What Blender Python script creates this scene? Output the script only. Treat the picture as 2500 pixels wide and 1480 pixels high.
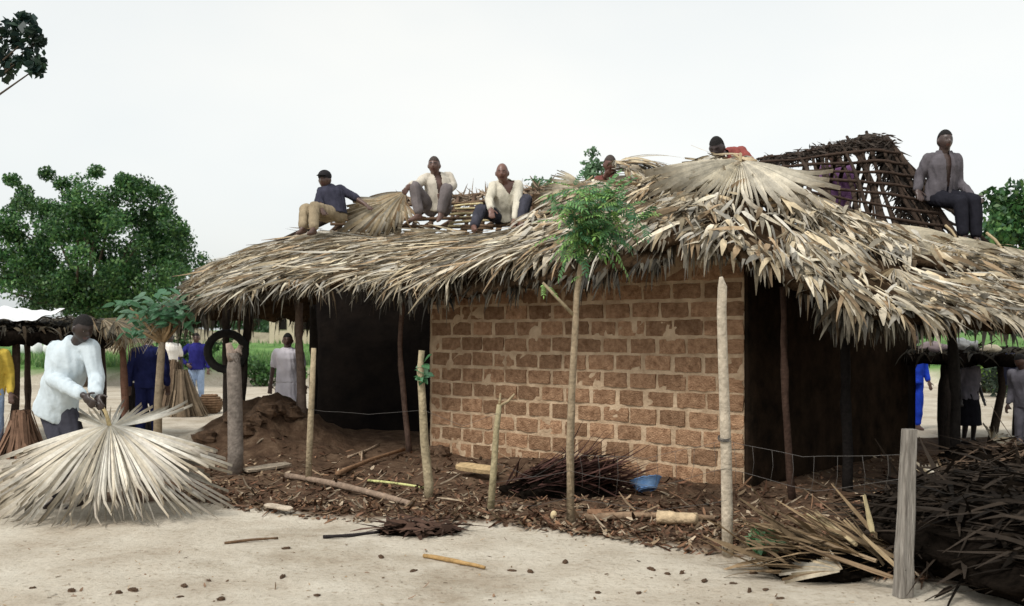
import bpy, bmesh, math, random
import numpy as np
from mathutils import Vector, Matrix, noise
R = math.radians
for o in list(bpy.data.objects): bpy.data.objects.remove(o)
scene = bpy.context.scene
COL = scene.collection

# ------------------------------------------------------------------ camera
CAMH = 1.55; HOR = 815.0; F = 2500.0
cam = bpy.data.objects.new('camera', bpy.data.cameras.new('camera')); COL.objects.link(cam)
cam.location = (0, 0, CAMH); cam.rotation_euler = (R(90), 0, 0)
cam.data.sensor_width = 36; cam.data.lens = 36; cam.data.shift_y = (HOR - 740) / 2500
cam.data.clip_start = .05; cam.data.clip_end = 3000
cam.data.dof.use_dof = True; cam.data.dof.focus_distance = 9.5; cam.data.dof.aperture_fstop = 3.2
scene.camera = cam

# ------------------------------------------------------------------ sky, sun, exposure
SUN_EL, SUN_AZ = 51, 222        # azimuth clockwise from +Y: behind the camera, slightly left
w = bpy.data.worlds.new('World'); scene.world = w; w.use_nodes = True
nt = w.node_tree; nt.nodes.clear()
out = nt.nodes.new('ShaderNodeOutputWorld')
sky = nt.nodes.new('ShaderNodeTexSky'); sky.sky_type = 'NISHITA'; sky.sun_disc = False
sky.sun_elevation = R(SUN_EL); sky.sun_rotation = R(SUN_AZ); sky.dust_density = 3; sky.air_density = 1
hs = nt.nodes.new('ShaderNodeHueSaturation'); hs.inputs['Saturation'].default_value = .2
bg1 = nt.nodes.new('ShaderNodeBackground'); bg1.inputs['Strength'].default_value = .05
tc = nt.nodes.new('ShaderNodeTexCoord')
nz = nt.nodes.new('ShaderNodeTexNoise'); nz.inputs['Scale'].default_value = 1.6; nz.inputs['Detail'].default_value = 4
mp = nt.nodes.new('ShaderNodeMapping'); mp.inputs['Scale'].default_value = (1, 1, 2.2)
cr = nt.nodes.new('ShaderNodeValToRGB')
cr.color_ramp.elements[0].position = .3; cr.color_ramp.elements[0].color = (.62, .685, .71, 1)
cr.color_ramp.elements[1].position = .72; cr.color_ramp.elements[1].color = (.84, .84, .79, 1)
bg2 = nt.nodes.new('ShaderNodeBackground'); bg2.inputs['Strength'].default_value = .55
ad = nt.nodes.new('ShaderNodeAddShader')
L = nt.links.new
L(sky.outputs[0], hs.inputs['Color']); L(hs.outputs[0], bg1.inputs['Color'])
L(tc.outputs['Generated'], mp.inputs[0]); L(mp.outputs[0], nz.inputs['Vector'])
L(nz.outputs['Fac'], cr.inputs[0]); L(cr.outputs[0], bg2.inputs['Color'])
L(bg1.outputs[0], ad.inputs[0]); L(bg2.outputs[0], ad.inputs[1]); L(ad.outputs[0], out.inputs[0])
sun = bpy.data.lights.new('sun', 'SUN'); sun.energy = 1.5; sun.angle = R(16); sun.color = (1, .96, .9)
so = bpy.data.objects.new('sun', sun); COL.objects.link(so)
sd = Vector((math.sin(R(SUN_AZ)) * math.cos(R(SUN_EL)), math.cos(R(SUN_AZ)) * math.cos(R(SUN_EL)), math.sin(R(SUN_EL))))
so.rotation_euler = sd.to_track_quat('Z', 'Y').to_euler(); so.location = (0, -4, 12)
vs = scene.view_settings; vs.view_transform = 'Standard'; vs.look = 'None'; vs.exposure = 0.60; vs.gamma = 1

# ------------------------------------------------------------------ helpers
def P(px, py, Y): return Vector(((px - 1250) / F * Y, Y, CAMH - (py - HOR) / F * Y))
def gx(px, Y): return (px - 1250) / F * Y
def lerp(a, b, t): return a + (b - a) * t
def nz3(x, y, z=0.0): return noise.noise(Vector((x, y, z)))
RNG = random.Random(7)

DIRTLINE = [(-9, 9.3), (-2.6, 9.0), (-2.26, 8.7), (0, 7.95), (1.54, 6.95), (2.2, 6.3), (3.2, 5.9), (9, 5.7)]
def dirt_mask(x, y):
    xs = [p[0] for p in DIRTLINE]; ys = [p[1] for p in DIRTLINE]
    yl = float(np.interp(x, xs, ys)) + .28 * nz3(x * 1.1, y * 1.1, 3) + .14 * nz3(x * 4, y * 4, 5)
    m = (y - yl) / .35
    if x < -1.6: m = min(m, (x + 4.2 + .6 * nz3(x, y, 8)) / .6)
    m = min(m, (15.6 + .7 * nz3(x * .7, y * .7, 1) - y) / .8)
    return max(0.0, min(1.0, m))
def gz(x, y):
    d = dirt_mask(x, y) if 4 < y < 18 and -10 < x < 10 else 0
    z = .02 * nz3(x * .7, y * .7) + .012 * nz3(x * 3, y * 3, 2) + .006 * nz3(x * 8, y * 8, 6)
    z += d * (.05 + .035 * nz3(x * 2.3, y * 2.3, 4) + .03 * nz3(x * 6, y * 6, 9) + .012 * nz3(x * 15, y * 15, 9))
    z += .58 * math.exp(-((x + 3.05) / .62) ** 2 - ((y - 13.4) / .8) ** 2) * (1 + .45 * nz3(x * 3, y * 3, 7) + .3 * nz3(x * 8, y * 8, 2))
    z += .30 * math.exp(-((x + 3.9) / .7) ** 2 - ((y - 13.2) / .7) ** 2)
    z += .14 * math.exp(-((x + 1.9) / 1.2) ** 2 - ((y - 14.2) / 1.0) ** 2)
    z += .16 * math.exp(-((x - .1) / .9) ** 2 - ((y - 11.0) / .6) ** 2)
    if y > 25:
        r = 31 + 1.2 * nz3(x * .15, 0, 5)
        z += .5 * max(0, min(1, (y - r) / .5)) * (1 + .4 * nz3(x * .8, y * .8, 3))
        z += .5 * math.exp(-((y - 56) / 2.5) ** 2)
        z += max(0, y - 60) * .004
    return z

def new_mat(name):
    m = bpy.data.materials.new(name); m.use_nodes = True
    nt = m.node_tree; b = nt.nodes['Principled BSDF']
    return m, nt, b
def mat(name, c1=None, c2=None, scale=8, rough=.85, bump=.3, bscale=None, vcol=False, detail=6, stretch=None, sheen=0, translucent=0, spec=.25, var=.35, objrand=False):
    m, nt, b = new_mat(name); L = nt.links.new
    b.inputs['Roughness'].default_value = rough
    b.inputs['Specular IOR Level'].default_value = spec
    tcn = nt.nodes.new('ShaderNodeTexCoord'); mp = nt.nodes.new('ShaderNodeMapping')
    if stretch: mp.inputs['Scale'].default_value = stretch
    L(tcn.outputs['Object'], mp.inputs[0])
    if objrand:
        oi = nt.nodes.new('ShaderNodeObjectInfo'); vm = nt.nodes.new('ShaderNodeVectorMath'); vm.operation = 'SCALE'; vm.inputs[0].default_value = (9, 7, 5); L(oi.outputs['Random'], vm.inputs['Scale']); L(vm.outputs[0], mp.inputs['Location'])
    n = nt.nodes.new('ShaderNodeTexNoise'); n.inputs['Scale'].default_value = scale; n.inputs['Detail'].default_value = detail
    n.inputs['Roughness'].default_value = .65
    L(mp.outputs[0], n.inputs['Vector'])
    if vcol:
        at = nt.nodes.new('ShaderNodeAttribute'); at.attribute_name = 'Col'
        mr = nt.nodes.new('ShaderNodeMapRange'); mr.inputs['From Min'].default_value = .25; mr.inputs['From Max'].default_value = .75
        mr.inputs['To Min'].default_value = 1 - var; mr.inputs['To Max'].default_value = 1 + var
        L(n.outputs['Fac'], mr.inputs['Value'])
        mx = nt.nodes.new('ShaderNodeMix'); mx.data_type = 'RGBA'; mx.blend_type = 'MULTIPLY'; mx.inputs[0].default_value = 1
        L(at.outputs['Color'], mx.inputs[6]); L(mr.outputs[0], mx.inputs[7]); colout = mx.outputs[2]
    else:
        r = nt.nodes.new('ShaderNodeValToRGB')
        r.color_ramp.elements[0].position = .3; r.color_ramp.elements[0].color = (*c1, 1)
        r.color_ramp.elements[1].position = .7; r.color_ramp.elements[1].color = (*c2, 1)
        L(n.outputs['Fac'], r.inputs[0]); colout = r.outputs[0]
        if objrand:
            mr = nt.nodes.new('ShaderNodeMapRange'); mr.inputs['To Min'].default_value = .68; mr.inputs['To Max'].default_value = 1.2; L(oi.outputs['Random'], mr.inputs['Value'])
            mx = nt.nodes.new('ShaderNodeMix'); mx.data_type = 'RGBA'; mx.blend_type = 'MULTIPLY'; mx.inputs[0].default_value = 1; L(colout, mx.inputs[6]); L(mr.outputs[0], mx.inputs[7]); colout = mx.outputs[2]
    L(colout, b.inputs['Base Color'])
    if bump:
        n2 = nt.nodes.new('ShaderNodeTexNoise'); n2.inputs['Scale'].default_value = bscale or scale * 3; n2.inputs['Detail'].default_value = 8
        L(mp.outputs[0], n2.inputs['Vector'])
        bp = nt.nodes.new('ShaderNodeBump'); bp.inputs['Strength'].default_value = bump; bp.inputs['Distance'].default_value = .02
        L(n2.outputs['Fac'], bp.inputs['Height']); L(bp.outputs[0], b.inputs['Normal'])
    if translucent:
        t = nt.nodes.new('ShaderNodeBsdfTranslucent'); L(colout, t.inputs[0])
        mxs = nt.nodes.new('ShaderNodeMixShader'); mxs.inputs[0].default_value = translucent
        L(b.outputs[0], mxs.inputs[1]); L(t.outputs[0], mxs.inputs[2])
        L(mxs.outputs[0], nt.nodes['Material Output'].inputs[0])
    return m

M = {}
M['straw'] = mat('dry_palm_leaf', vcol=True, scale=14, rough=.75, bump=.25, bscale=60, var=.3, translucent=.12, spec=.08)
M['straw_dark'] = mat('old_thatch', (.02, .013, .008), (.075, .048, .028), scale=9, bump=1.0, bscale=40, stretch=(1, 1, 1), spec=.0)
M['bark'] = mat('pole_bark', vcol=True, scale=16, rough=.9, bump=.6, bscale=40, var=.45, spec=.08)
M['leaf'] = mat('green_leaf', vcol=True, scale=3, rough=.5, bump=0, var=.25, translucent=.25, spec=.4)
M['litter'] = mat('leaf_litter', vcol=True, scale=20, rough=.9, bump=0, var=.4, spec=.05)
M['brick'] = mat('mud_brick', (.19, .102, .057), (.46, .285, .172), scale=15, rough=.95, bump=1.0, bscale=60, detail=12, objrand=True, spec=.0)
M['mortar'] = mat('mud_mortar', (.33, .225, .14), (.62, .47, .32), scale=5, rough=.95, bump=.9, bscale=22, detail=10, spec=.0)
M['mud_shade'] = mat('shaded_mud_plaster', (.010, .009, .009), (.024, .019, .016), scale=3, rough=.95, bump=.6, bscale=14, spec=.0)  # near-black plaster: the deep shade under the roof is put into the colour
M['mud_side_shade'] = mat('shaded_side_plaster', (.010, .008, .006), (.036, .023, .015), scale=4, rough=.95, bump=.7, bscale=14, spec=.0)  # right face plaster darkened almost to black to stand for its shade
M['skin'] = mat('dark_skin', vcol=True, scale=18, rough=.42, bump=.08, var=.15, spec=.5)
M['hair'] = mat('black_hair', (.008, .007, .007), (.02, .018, .017), scale=60, bump=.8, bscale=120)
M['hair_grey'] = mat('cropped_hair', (.045, .034, .03), (.085, .066, .058), scale=60, bump=.6, bscale=120)
M['eye'] = mat('eye_white', (.22, .19, .17), (.28, .25, .22), scale=4, bump=0, rough=.3)
M['rubber'] = mat('old_rubber', (.012, .012, .012), (.03, .028, .026), scale=12, rough=.8, bump=.4)
M['cloth_white'] = mat('white_sheet', (.62, .63, .64), (.8, .8, .8), scale=4, bump=.3, bscale=14)
M['blue_plastic'] = mat('blue_plastic', (.10, .24, .52), (.30, .47, .72), scale=9, bump=.15, rough=.45)
M['wire'] = mat('grey_wire', (.06, .055, .05), (.12, .11, .10), scale=30, bump=0, rough=.6)
M['black_heap'] = mat('black_thatch', (.003, .0025, .002), (.012, .009, .007), scale=12, bump=1, bscale=30, spec=0, rough=1)  # near-black thatch colour for heap cores and shelter roofs
M['beige_wall'] = mat('beige_mud_wall', (.45, .37, .27), (.58, .49, .37), scale=2, bump=.4)
def cloth(name, c, v=.3, bs=45): return mat(name, tuple(x * (1 - v) for x in c), tuple(min(1, x * (1 + v * .7)) for x in c), scale=9, rough=.95, bump=.3, bscale=bs * .6, spec=.05)

class MB:
    def __init__(s): s.v = []; s.f = []; s.c = []
    def add(s, vs, fs, col=(1, 1, 1)):
        b = len(s.v); s.v.extend(vs); s.f.extend([tuple(b + i for i in f) for f in fs])
        if isinstance(col, list): s.c.extend(col)
        else: s.c.extend([col] * len(vs))
        return s
    def tube(s, pts, rad, n=8, col=(1, 1, 1), wob=0, cap=True, rng=RNG):
        pts = [Vector(p) for p in pts]; m = len(pts)
        if not hasattr(rad, '__len__'): rad = [rad] * m
        vs = []; up = Vector((.13, .3, 1)).normalized(); cols = []
        for i, p in enumerate(pts):
            d = (pts[min(i + 1, m - 1)] - pts[max(i - 1, 0)]).normalized()
            if abs(d.dot(up)) > .95: up2 = Vector((1, .1, .05))
            else: up2 = up
            a = d.cross(up2).normalized(); b = a.cross(d)
            for k in range(n):
                t = 2 * math.pi * k / n; r = rad[i] * (1 + wob * (rng.random() - .5))
                vs.append(p + (a * math.cos(t) + b * math.sin(t)) * r)
                cols.append(col if not isinstance(col, list) else col[i])
        fs = [(i * n + k, i * n + (k + 1) % n, (i + 1) * n + (k + 1) % n, (i + 1) * n + k) for i in range(m - 1) for k in range(n)]
        if cap: fs += [tuple(range(n))[::-1], tuple((m - 1) * n + k for k in range(n))]
        return s.add(vs, fs, cols)
    def box(s, c, ax, ay, az, col=(1, 1, 1)):
        vs = [Vector(c) + ax * i + ay * j + az * k for i in (-1, 1) for j in (-1, 1) for k in (-1, 1)]
        return s.add(vs, [(0, 1, 3, 2), (4, 6, 7, 5), (0, 4, 5, 1), (2, 3, 7, 6), (0, 2, 6, 4), (1, 5, 7, 3)], col)
    def ell(s, c, ax, ay, az, nu=14, nv=10, col=(1, 1, 1), fn=None):
        vs = []
        for j in range(nv + 1):
            th = math.pi * j / nv
            for i in range(nu):
                ph = 2 * math.pi * i / nu
                p = Vector((math.sin(th) * math.cos(ph), math.sin(th) * math.sin(ph), math.cos(th)))
                if fn: p = fn(p)
                vs.append(Vector(c) + ax * p.x + ay * p.y + az * p.z)
        fs = [(j * nu + i, (j + 1) * nu + i, (j + 1) * nu + (i + 1) % nu, j * nu + (i + 1) % nu) for j in range(nv) for i in range(nu)]
        return s.add(vs, fs, col)
    def strip(s, p0, d, n, L, w, curl=0, k=4, col=(1, 1, 1), grav=0, tip=.15, twist=0, tipcol=None):
        d = d.normalized(); sd = d.cross(n).normalized(); vs = []; p = Vector(p0); st = L / k; cols = []
        for i in range(k + 1):
            t = i / k; ww = w * .5 * (1 - (1 - tip) * max(0, (t - .45) / .55))
            if i == 0: ww *= .7
            q = Matrix.Rotation(twist * t, 3, d)
            s2 = q @ sd
            vs += [p - s2 * ww, p + s2 * ww]
            c = col if tipcol is None else tuple(lerp(a, b, t ** 2) for a, b in zip(col, tipcol))
            cols += [c, c]
            d = (d + n * curl / k + Vector((0, 0, -grav / k))).normalized()
            p = p + d * st
        fs = [(2 * i, 2 * i + 1, 2 * i + 3, 2 * i + 2) for i in range(k)]
        return s.add(vs, fs, cols)
    def loft(s, secs, n=16, col=(1, 1, 1)):
        """secs: (centre, axis a (scaled), axis b (scaled))"""
        vs = []
        for c, a, b in secs:
            for k in range(n):
                t = 2 * math.pi * k / n; vs.append(c + a * math.cos(t) + b * math.sin(t))
        m = len(secs)
        fs = [(i * n + k, i * n + (k + 1) % n, (i + 1) * n + (k + 1) % n, (i + 1) * n + k) for i in range(m - 1) for k in range(n)]
        fs += [tuple(range(n))[::-1], tuple((m - 1) * n + k for k in range(n))]
        return s.add(vs, fs, col)
    def mesh(s, name, origin=None):
        v = np.array([tuple(x) for x in s.v], dtype=np.float32)
        if origin is not None: v = v - np.array(tuple(origin), dtype=np.float32)
        me = bpy.data.meshes.new(name); me.from_pydata(v.tolist(), [], s.f)
        ca = me.color_attributes.new('Col', 'FLOAT_COLOR', 'POINT')
        c = np.ones((len(s.v), 4), dtype=np.float32); c[:, :3] = np.array(s.c, dtype=np.float32); ca.data.foreach_set('color', c.ravel())
        return me
    def build(s, name, m, parent=None, smooth=True, base=True):
        v = np.array([tuple(x) for x in s.v]); mn, mx = v.min(0), v.max(0)
        o = Vector(((mn[0] + mx[0]) / 2, (mn[1] + mx[1]) / 2, mn[2] if base else (mn[2] + mx[2]) / 2))
        me = s.mesh(name, o)
        if smooth: me.polygons.foreach_set('use_smooth', [True] * len(me.polygons))
        me.materials.append(m)
        ob = bpy.data.objects.new(name, me); COL.objects.link(ob)
        place(ob, Matrix.Translation(o), parent)
        return ob
WM = {}
def place(ob, mw, parent=None):
    WM[ob.name] = mw.copy()
    if parent is not None:
        ob.parent = parent; ob.matrix_parent_inverse = WM[parent.name].inverted()
    ob.matrix_basis = mw
def thing(name, loc, label, cat, group=None):
    o = bpy.data.objects.new(name, None); COL.objects.link(o); o.empty_display_size = .2
    place(o, Matrix.Translation(Vector(loc))); return tag(o, label, cat, group)
def tag(o, label, cat=None, group=None, kind=None):
    if label: o['label'] = label
    if cat: o['category'] = cat
    if group: o['group'] = group
    if kind: o['kind'] = kind
    return o
def inst(name, me, mw, parent=None):
    o = bpy.data.objects.new(name, me); COL.objects.link(o); place(o, mw, parent); return o
def frame(x, z, loc, s=1.0):
    x = x.normalized(); y = z.cross(x).normalized(); z = x.cross(y)
    m = Matrix((x * s, y * s, z * s)).transposed().to_4x4(); m.translation = loc; return m

# ------------------------------------------------------------------ ground
def axis(lo, hi, step, far):
    a = list(np.arange(lo, hi + 1e-6, step)); g = step; left = []; x = lo
    while x > -far: g *= 1.22; x -= g; left.append(x)
    g = step; right = []; x = hi
    while x < far: g *= 1.22; x += g; right.append(x)
    return left[::-1] + a + right
xs = axis(-6.4, 6.4, .075, 1500); ys = [y for y in axis(4.2, 16, .075, 1500) if y > -60]
extra = list(np.arange(29, 34, .35)); ys = sorted(ys + extra)
verts = []; cols = []
for y in ys:
    for x in xs:
        verts.append((x, y, gz(x, y)))
        g = 0.0
        if y > 25:
            r = 31 + 1.2 * nz3(x * .15, 0, 5); g = max(0, min(1, (y - r - .25) / .4))
        cols.append((dirt_mask(x, y) if 4 < y < 18 and -10 < x < 10 else 0, g, 0, 1))
nx = len(xs)
fs = [(j * nx + i, j * nx + i + 1, (j + 1) * nx + i + 1, (j + 1) * nx + i) for j in range(len(ys) - 1) for i in range(nx - 1)]
me = bpy.data.meshes.new('ground'); me.from_pydata(verts, [], fs)
ca = me.color_attributes.new('Zone', 'FLOAT_COLOR', 'POINT'); ca.data.foreach_set('color', np.array(cols, dtype=np.float32).ravel())
me.polygons.foreach_set('use_smooth', [True] * len(me.polygons))
ground = bpy.data.objects.new('ground', me); COL.objects.link(ground); ground['kind'] = 'structure'
tag(ground, 'pale sandy village ground with brown dirt strip along the house')
m, nt, b = new_mat('sand_and_dirt'); L = nt.links.new
b.inputs['Roughness'].default_value = .95; b.inputs['Specular IOR Level'].default_value = .1
at = nt.nodes.new('ShaderNodeAttribute'); at.attribute_name = 'Zone'; sep = nt.nodes.new('ShaderNodeSeparateColor'); L(at.outputs['Color'], sep.inputs[0])
tcn = nt.nodes.new('ShaderNodeTexCoord')
def noise_node(scale, det=6, rough=.6):
    n = nt.nodes.new('ShaderNodeTexNoise'); n.inputs['Scale'].default_value = scale; n.inputs['Detail'].default_value = det
    n.inputs['Roughness'].default_value = rough; L(tcn.outputs['Object'], n.inputs['Vector']); return n
def ramp(src, stops):
    r = nt.nodes.new('ShaderNodeValToRGB'); e = r.color_ramp.elements
    e[0].position, e[0].color = stops[0][0], (*stops[0][1], 1); e[1].position, e[1].color = stops[-1][0], (*stops[-1][1], 1)
    for p, c in stops[1:-1]: q = e.new(p); q.color = (*c, 1)
    L(src, r.inputs[0]); return r.outputs[0]
def mix(f, a, bb, mode='MIX'):
    x = nt.nodes.new('ShaderNodeMix'); x.data_type = 'RGBA'; x.blend_type = mode
    if isinstance(f, float): x.inputs[0].default_value = f
    else: L(f, x.inputs[0])
    L(a, x.inputs[6]); L(bb, x.inputs[7]); return x.outputs[2]
sand = ramp(noise_node(1.3, 8, .65).outputs['Fac'], [(.3, (.385, .325, .25)), (.5, (.50, .445, .36)), (.72, (.59, .54, .45))])
speck = ramp(noise_node(22, 6, .7).outputs['Fac'], [(.3, (.62, .56, .5)), (.46, (1, 1, 1)), (.7, (1.05, 1.05, 1.05))])
sand = mix(1.0, sand, speck, 'MULTIPLY')
tread = ramp(noise_node(.45, 9, .72).outputs['Fac'], [(.36, (.70, .66, .61)), (.5, (1, 1, 1)), (.7, (1.04, 1.03, 1.02))])
sand = mix(1.0, sand, tread, 'MULTIPLY')
dirt = ramp(noise_node(5, 10, .7).outputs['Fac'], [(.25, (.035, .02, .013)), (.5, (.095, .058, .036)), (.75, (.20, .135, .088))])
grass = ramp(noise_node(.5, 8, .7).outputs['Fac'], [(.3, (.06, .13, .035)), (.55, (.13, .24, .07)), (.75, (.22, .31, .12))])
en = noise_node(7, 8, .7)
ma = nt.nodes.new('ShaderNodeMath'); ma.operation = 'MULTIPLY_ADD'; L(en.outputs['Fac'], ma.inputs[0]); ma.inputs[1].default_value = .9
sb = nt.nodes.new('ShaderNodeMath'); sb.operation = 'ADD'; sb.inputs[1].default_value = -.45; L(ma.outputs[0], sb.inputs[0])
L(sep.outputs[0], ma.inputs[2]); cl = nt.nodes.new('ShaderNodeMapRange'); L(sb.outputs[0], cl.inputs['Value']); cl.inputs['From Min'].default_value = .3; cl.inputs['From Max'].default_value = .75
c = mix(cl.outputs[0], sand, dirt); c = mix(sep.outputs[1], c, grass)
L(c, b.inputs['Base Color'])
bp = nt.nodes.new('ShaderNodeBump'); bp.inputs['Strength'].default_value = .8; bp.inputs['Distance'].default_value = .04
L(noise_node(14, 10, .7).outputs['Fac'], bp.inputs['Height']); L(bp.outputs[0], b.inputs['Normal'])
me.materials.append(m)

# ------------------------------------------------------------------ palm fan meshes
def strawcol(rng, lo=.45, hi=1.12):
    k = rng.uniform(lo, hi); t = rng.random()
    c = [(.70, .62, .48), (.64, .53, .36), (.58, .54, .46), (.44, .32, .20)][0 if t < .40 else 1 if t < .62 else 2 if t < .82 else 3]
    return tuple(min(.8, x * k) for x in c)
def fan(rng, n=34, Rr=.8, a0=-75, a1=75, joined=.5, droop=.12, pleat=.012, dark=1.0, k=7, tipdark=.5, hub=.05, curlr=.25, stem=0, base=None):
    mb = MB(); da = R(a1 - a0) / n
    for i in range(n):
        a = R(a0) + da * (i + .5) + rng.uniform(-.1, .1) * da
        Lr = Rr * rng.uniform(.82, 1.05) * (1 - .12 * abs(2 * (i + .5) / n - 1))
        c = tuple(x * dark for x in strawcol(rng)) if base is None else (lambda kb: tuple(x * kb for x in base))(rng.uniform(.72, 1.12))
        kt = tipdark * rng.uniform(.7, 1.3); ct = tuple(x * kt for x in (c[0], c[1] * .93, c[2] * .86))
        bend = rng.uniform(-1, 1) * curlr; dr = droop * rng.uniform(.75, 1.3); tw = rng.uniform(-.9, .9); jj = joined * rng.uniform(.9, 1.12)
        vs = []; cc = []
        for q in range(k + 1):
            t = q / k; r = hub + (Lr - hub) * t
            wid = da * .5 * min(r, jj * Rr * 1.02)
            if r > jj * Rr:
                u = (r - jj * Rr) / max(1e-3, Lr - jj * Rr); wid *= (1 - u) ** .8 * .9 + .06
                off = bend * u * u * .12 * Rr; zz = bend * u * u * .08 * Rr; twt = tw * u
            else: off = 0; zz = 0; twt = 0
            z = -dr * Rr * (r / Rr) ** 2 + zz
            dx, dy = math.cos(a), math.sin(a)
            for sgn in (-1, 0, 1):
                lat = wid * sgn
                vs.append(Vector((dx * r - dy * (lat * math.cos(twt) + off), dy * r + dx * (lat * math.cos(twt) + off),
                                  z + (pleat * min(1, r / (.3 * Rr)) * (1 if sgn == 0 else -1)) + lat * math.sin(twt))))
                cc.append(tuple(lerp(x, y, max(0, (t - .5) / .5) ** 1.5) for x, y in zip(c, ct)))
        fs = []
        for q in range(k):
            for h in (0, 1): fs.append((q * 3 + h, q * 3 + h + 1, q * 3 + h + 4, q * 3 + h + 3))
        mb.add(vs, fs, cc)
    if stem: mb.tube([(-stem, 0, .0), (-stem * .4, 0, .012), (hub, 0, 0)], [.016, .014, .012], 6, (.42, .33, .2))
    return mb
fr = random.Random(3)
FANS = []; FANS_OLD = []
for i in range(9):
    mb = fan(fr, n=fr.randint(18, 27), Rr=.82, a0=-fr.randint(38, 72), a1=fr.randint(38, 72), joined=fr.uniform(.42, .62), droop=fr.uniform(.08, .2), curlr=.9, pleat=.020)
    me = mb.mesh('palm_frond'); me.materials.append(M['straw']); FANS.append(me)
for i in range(4):
    mb = fan(fr, n=22, Rr=.8, a0=-50, a1=50, joined=.35, droop=.25, dark=.42, curlr=1.0)
    me = mb.mesh('old_frond'); me.materials.append(M['straw']); FANS_OLD.append(me)
BIGFAN = []
for i in range(3):
    mb = fan(fr, n=46, Rr=1.0, a0=-100, a1=100, joined=.55, droop=.22, curlr=.4, base=(.60, .54, .42), stem=.25)
    me = mb.mesh('palm_fan'); me.materials.append(M['straw']); BIGFAN.append(me)

# ------------------------------------------------------------------ the mud house
A = Vector((gx(1050, 13), 13.0, 0)); B = Vector((gx(1830, 10), 10.0, 0))
wd = (B - A); WL = wd.length; wd.normalize(); wn = Vector((wd.y, -wd.x, 0)); 
if wn.y > 0: wn = -wn
sdv = Vector((-wn.x, -wn.y, 0))                   # into the house
Cc = Vector((5.22, 13.25, 0))
house = thing('mud_brick_house', (A + B) / 2 + sdv * 1.2, 'mud brick house with half thatched palm leaf roof and bare roof poles', 'house')
TOP = 2.62
def wall_box(name, p, q, th, z0, z1, m, inward, nseg=24, nzs=14, amp=.012):
    """wall slab from p to q; outer face on the line, thickness inward; gently uneven face"""
    mb = MB(); d = (q - p); L_ = d.length; d.normalize(); inw = inward.normalized()
    vs = []; 
    for j in range(nzs + 1):
        for i in range(nseg + 1):
            s_ = L_ * i / nseg; z = lerp(z0, z1, j / nzs); pt = p + d * s_
            vs.append(Vector((pt.x, pt.y, z)) - inw * (amp * (nz3(pt.x * 4, pt.y * 4 + z * 4, z * 3) + .7 * nz3(pt.x * 11, pt.y * 11 - z * 5, z * 9))))
    off = len(vs)
    for j in range(nzs + 1):
        for i in range(nseg + 1):
            pt = p + d * (L_ * i / nseg) + inw * th; vs.append(Vector((pt.x, pt.y, lerp(z0, z1, j / nzs))))
    n1 = nseg + 1; fs = []
    for j in range(nzs):
        for i in range(nseg):
            a = j * n1 + i; fs.append((a, a + 1, a + n1 + 1, a + n1)); fs.append((off + a, off + a + n1, off + a + n1 + 1, off + a + 1))
    for i in range(nseg):
        fs.append((i, off + i, off + i + 1, i + 1)); t = nzs * n1 + i; fs.append((t, t + 1, off + t + 1, off + t))
    for j in range(nzs):
        a = j * n1; fs.append((a, a + n1, off + a + n1, off + a)); c_ = a + nseg; fs.append((c_, off + c_, off + c_ + n1, c_ + n1))
    mb.add(vs, fs); return mb.build(name, m, house)
fw = wall_box('front_wall', A, B - wd * .05, .26, -.1, TOP, M['mortar'], sdv, 90, 54, .0135)
# bricks, each its own piece
BR = []
br = random.Random(11)
def brick_mesh(Lb, hb, seed):
    mb = MB(); nx_, nz_ = 5, 3; dp = .05
    vs = []
    for j in range(nz_ + 1):
        for i in range(nx_ + 1):
            x = (i / nx_ - .5) * Lb; z = (j / nz_ - .5) * hb
            e = (i in (0, nx_)) + (j in (0, nz_))
            x += .011 * nz3(x * 20 + seed * 3.1, z * 20, seed) * (1 if i in (0, nx_) else .4); z += .010 * nz3(x * 16, z * 20 + seed * 5.3, seed + 9)
            y = -.010 * nz3(x * 18, z * 18, seed + 4) + (.004 if e == 1 else .007 if e == 2 else 0)
            if e == 2: x *= .99; z *= .975
            vs.append(Vector((x, y, z)))
    n = len(vs); vs += [Vector((v.x * 1.0, dp, v.z * 1.0)) for v in vs]
    n1 = nx_ + 1; fs = [(j * n1 + i, j * n1 + i + 1, (j + 1) * n1 + i + 1, (j + 1) * n1 + i) for j in range(nz_) for i in range(nx_)]
    for i in range(nx_): fs += [(i, n + i, n + i + 1, i + 1), (nz_ * n1 + i, nz_ * n1 + i + 1, n + nz_ * n1 + i + 1, n + nz_ * n1 + i)]
    for j in range(nz_): fs += [(j * n1, (j + 1) * n1, n + (j + 1) * n1, n + j * n1), (j * n1 + nx_, n + j * n1 + nx_, n + (j + 1) * n1 + nx_, (j + 1) * n1 + nx_)]
    mb.add(vs, fs); me = mb.mesh('brick'); me.materials.append(M['brick']); return me
for k in range(10): BR.append(brick_mesh(br.uniform(.300, .336), br.uniform(.143, .159), k))
HALF = [brick_mesh(.15, .143, 20 + k) for k in range(3)]
row = 0; z = .02
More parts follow.
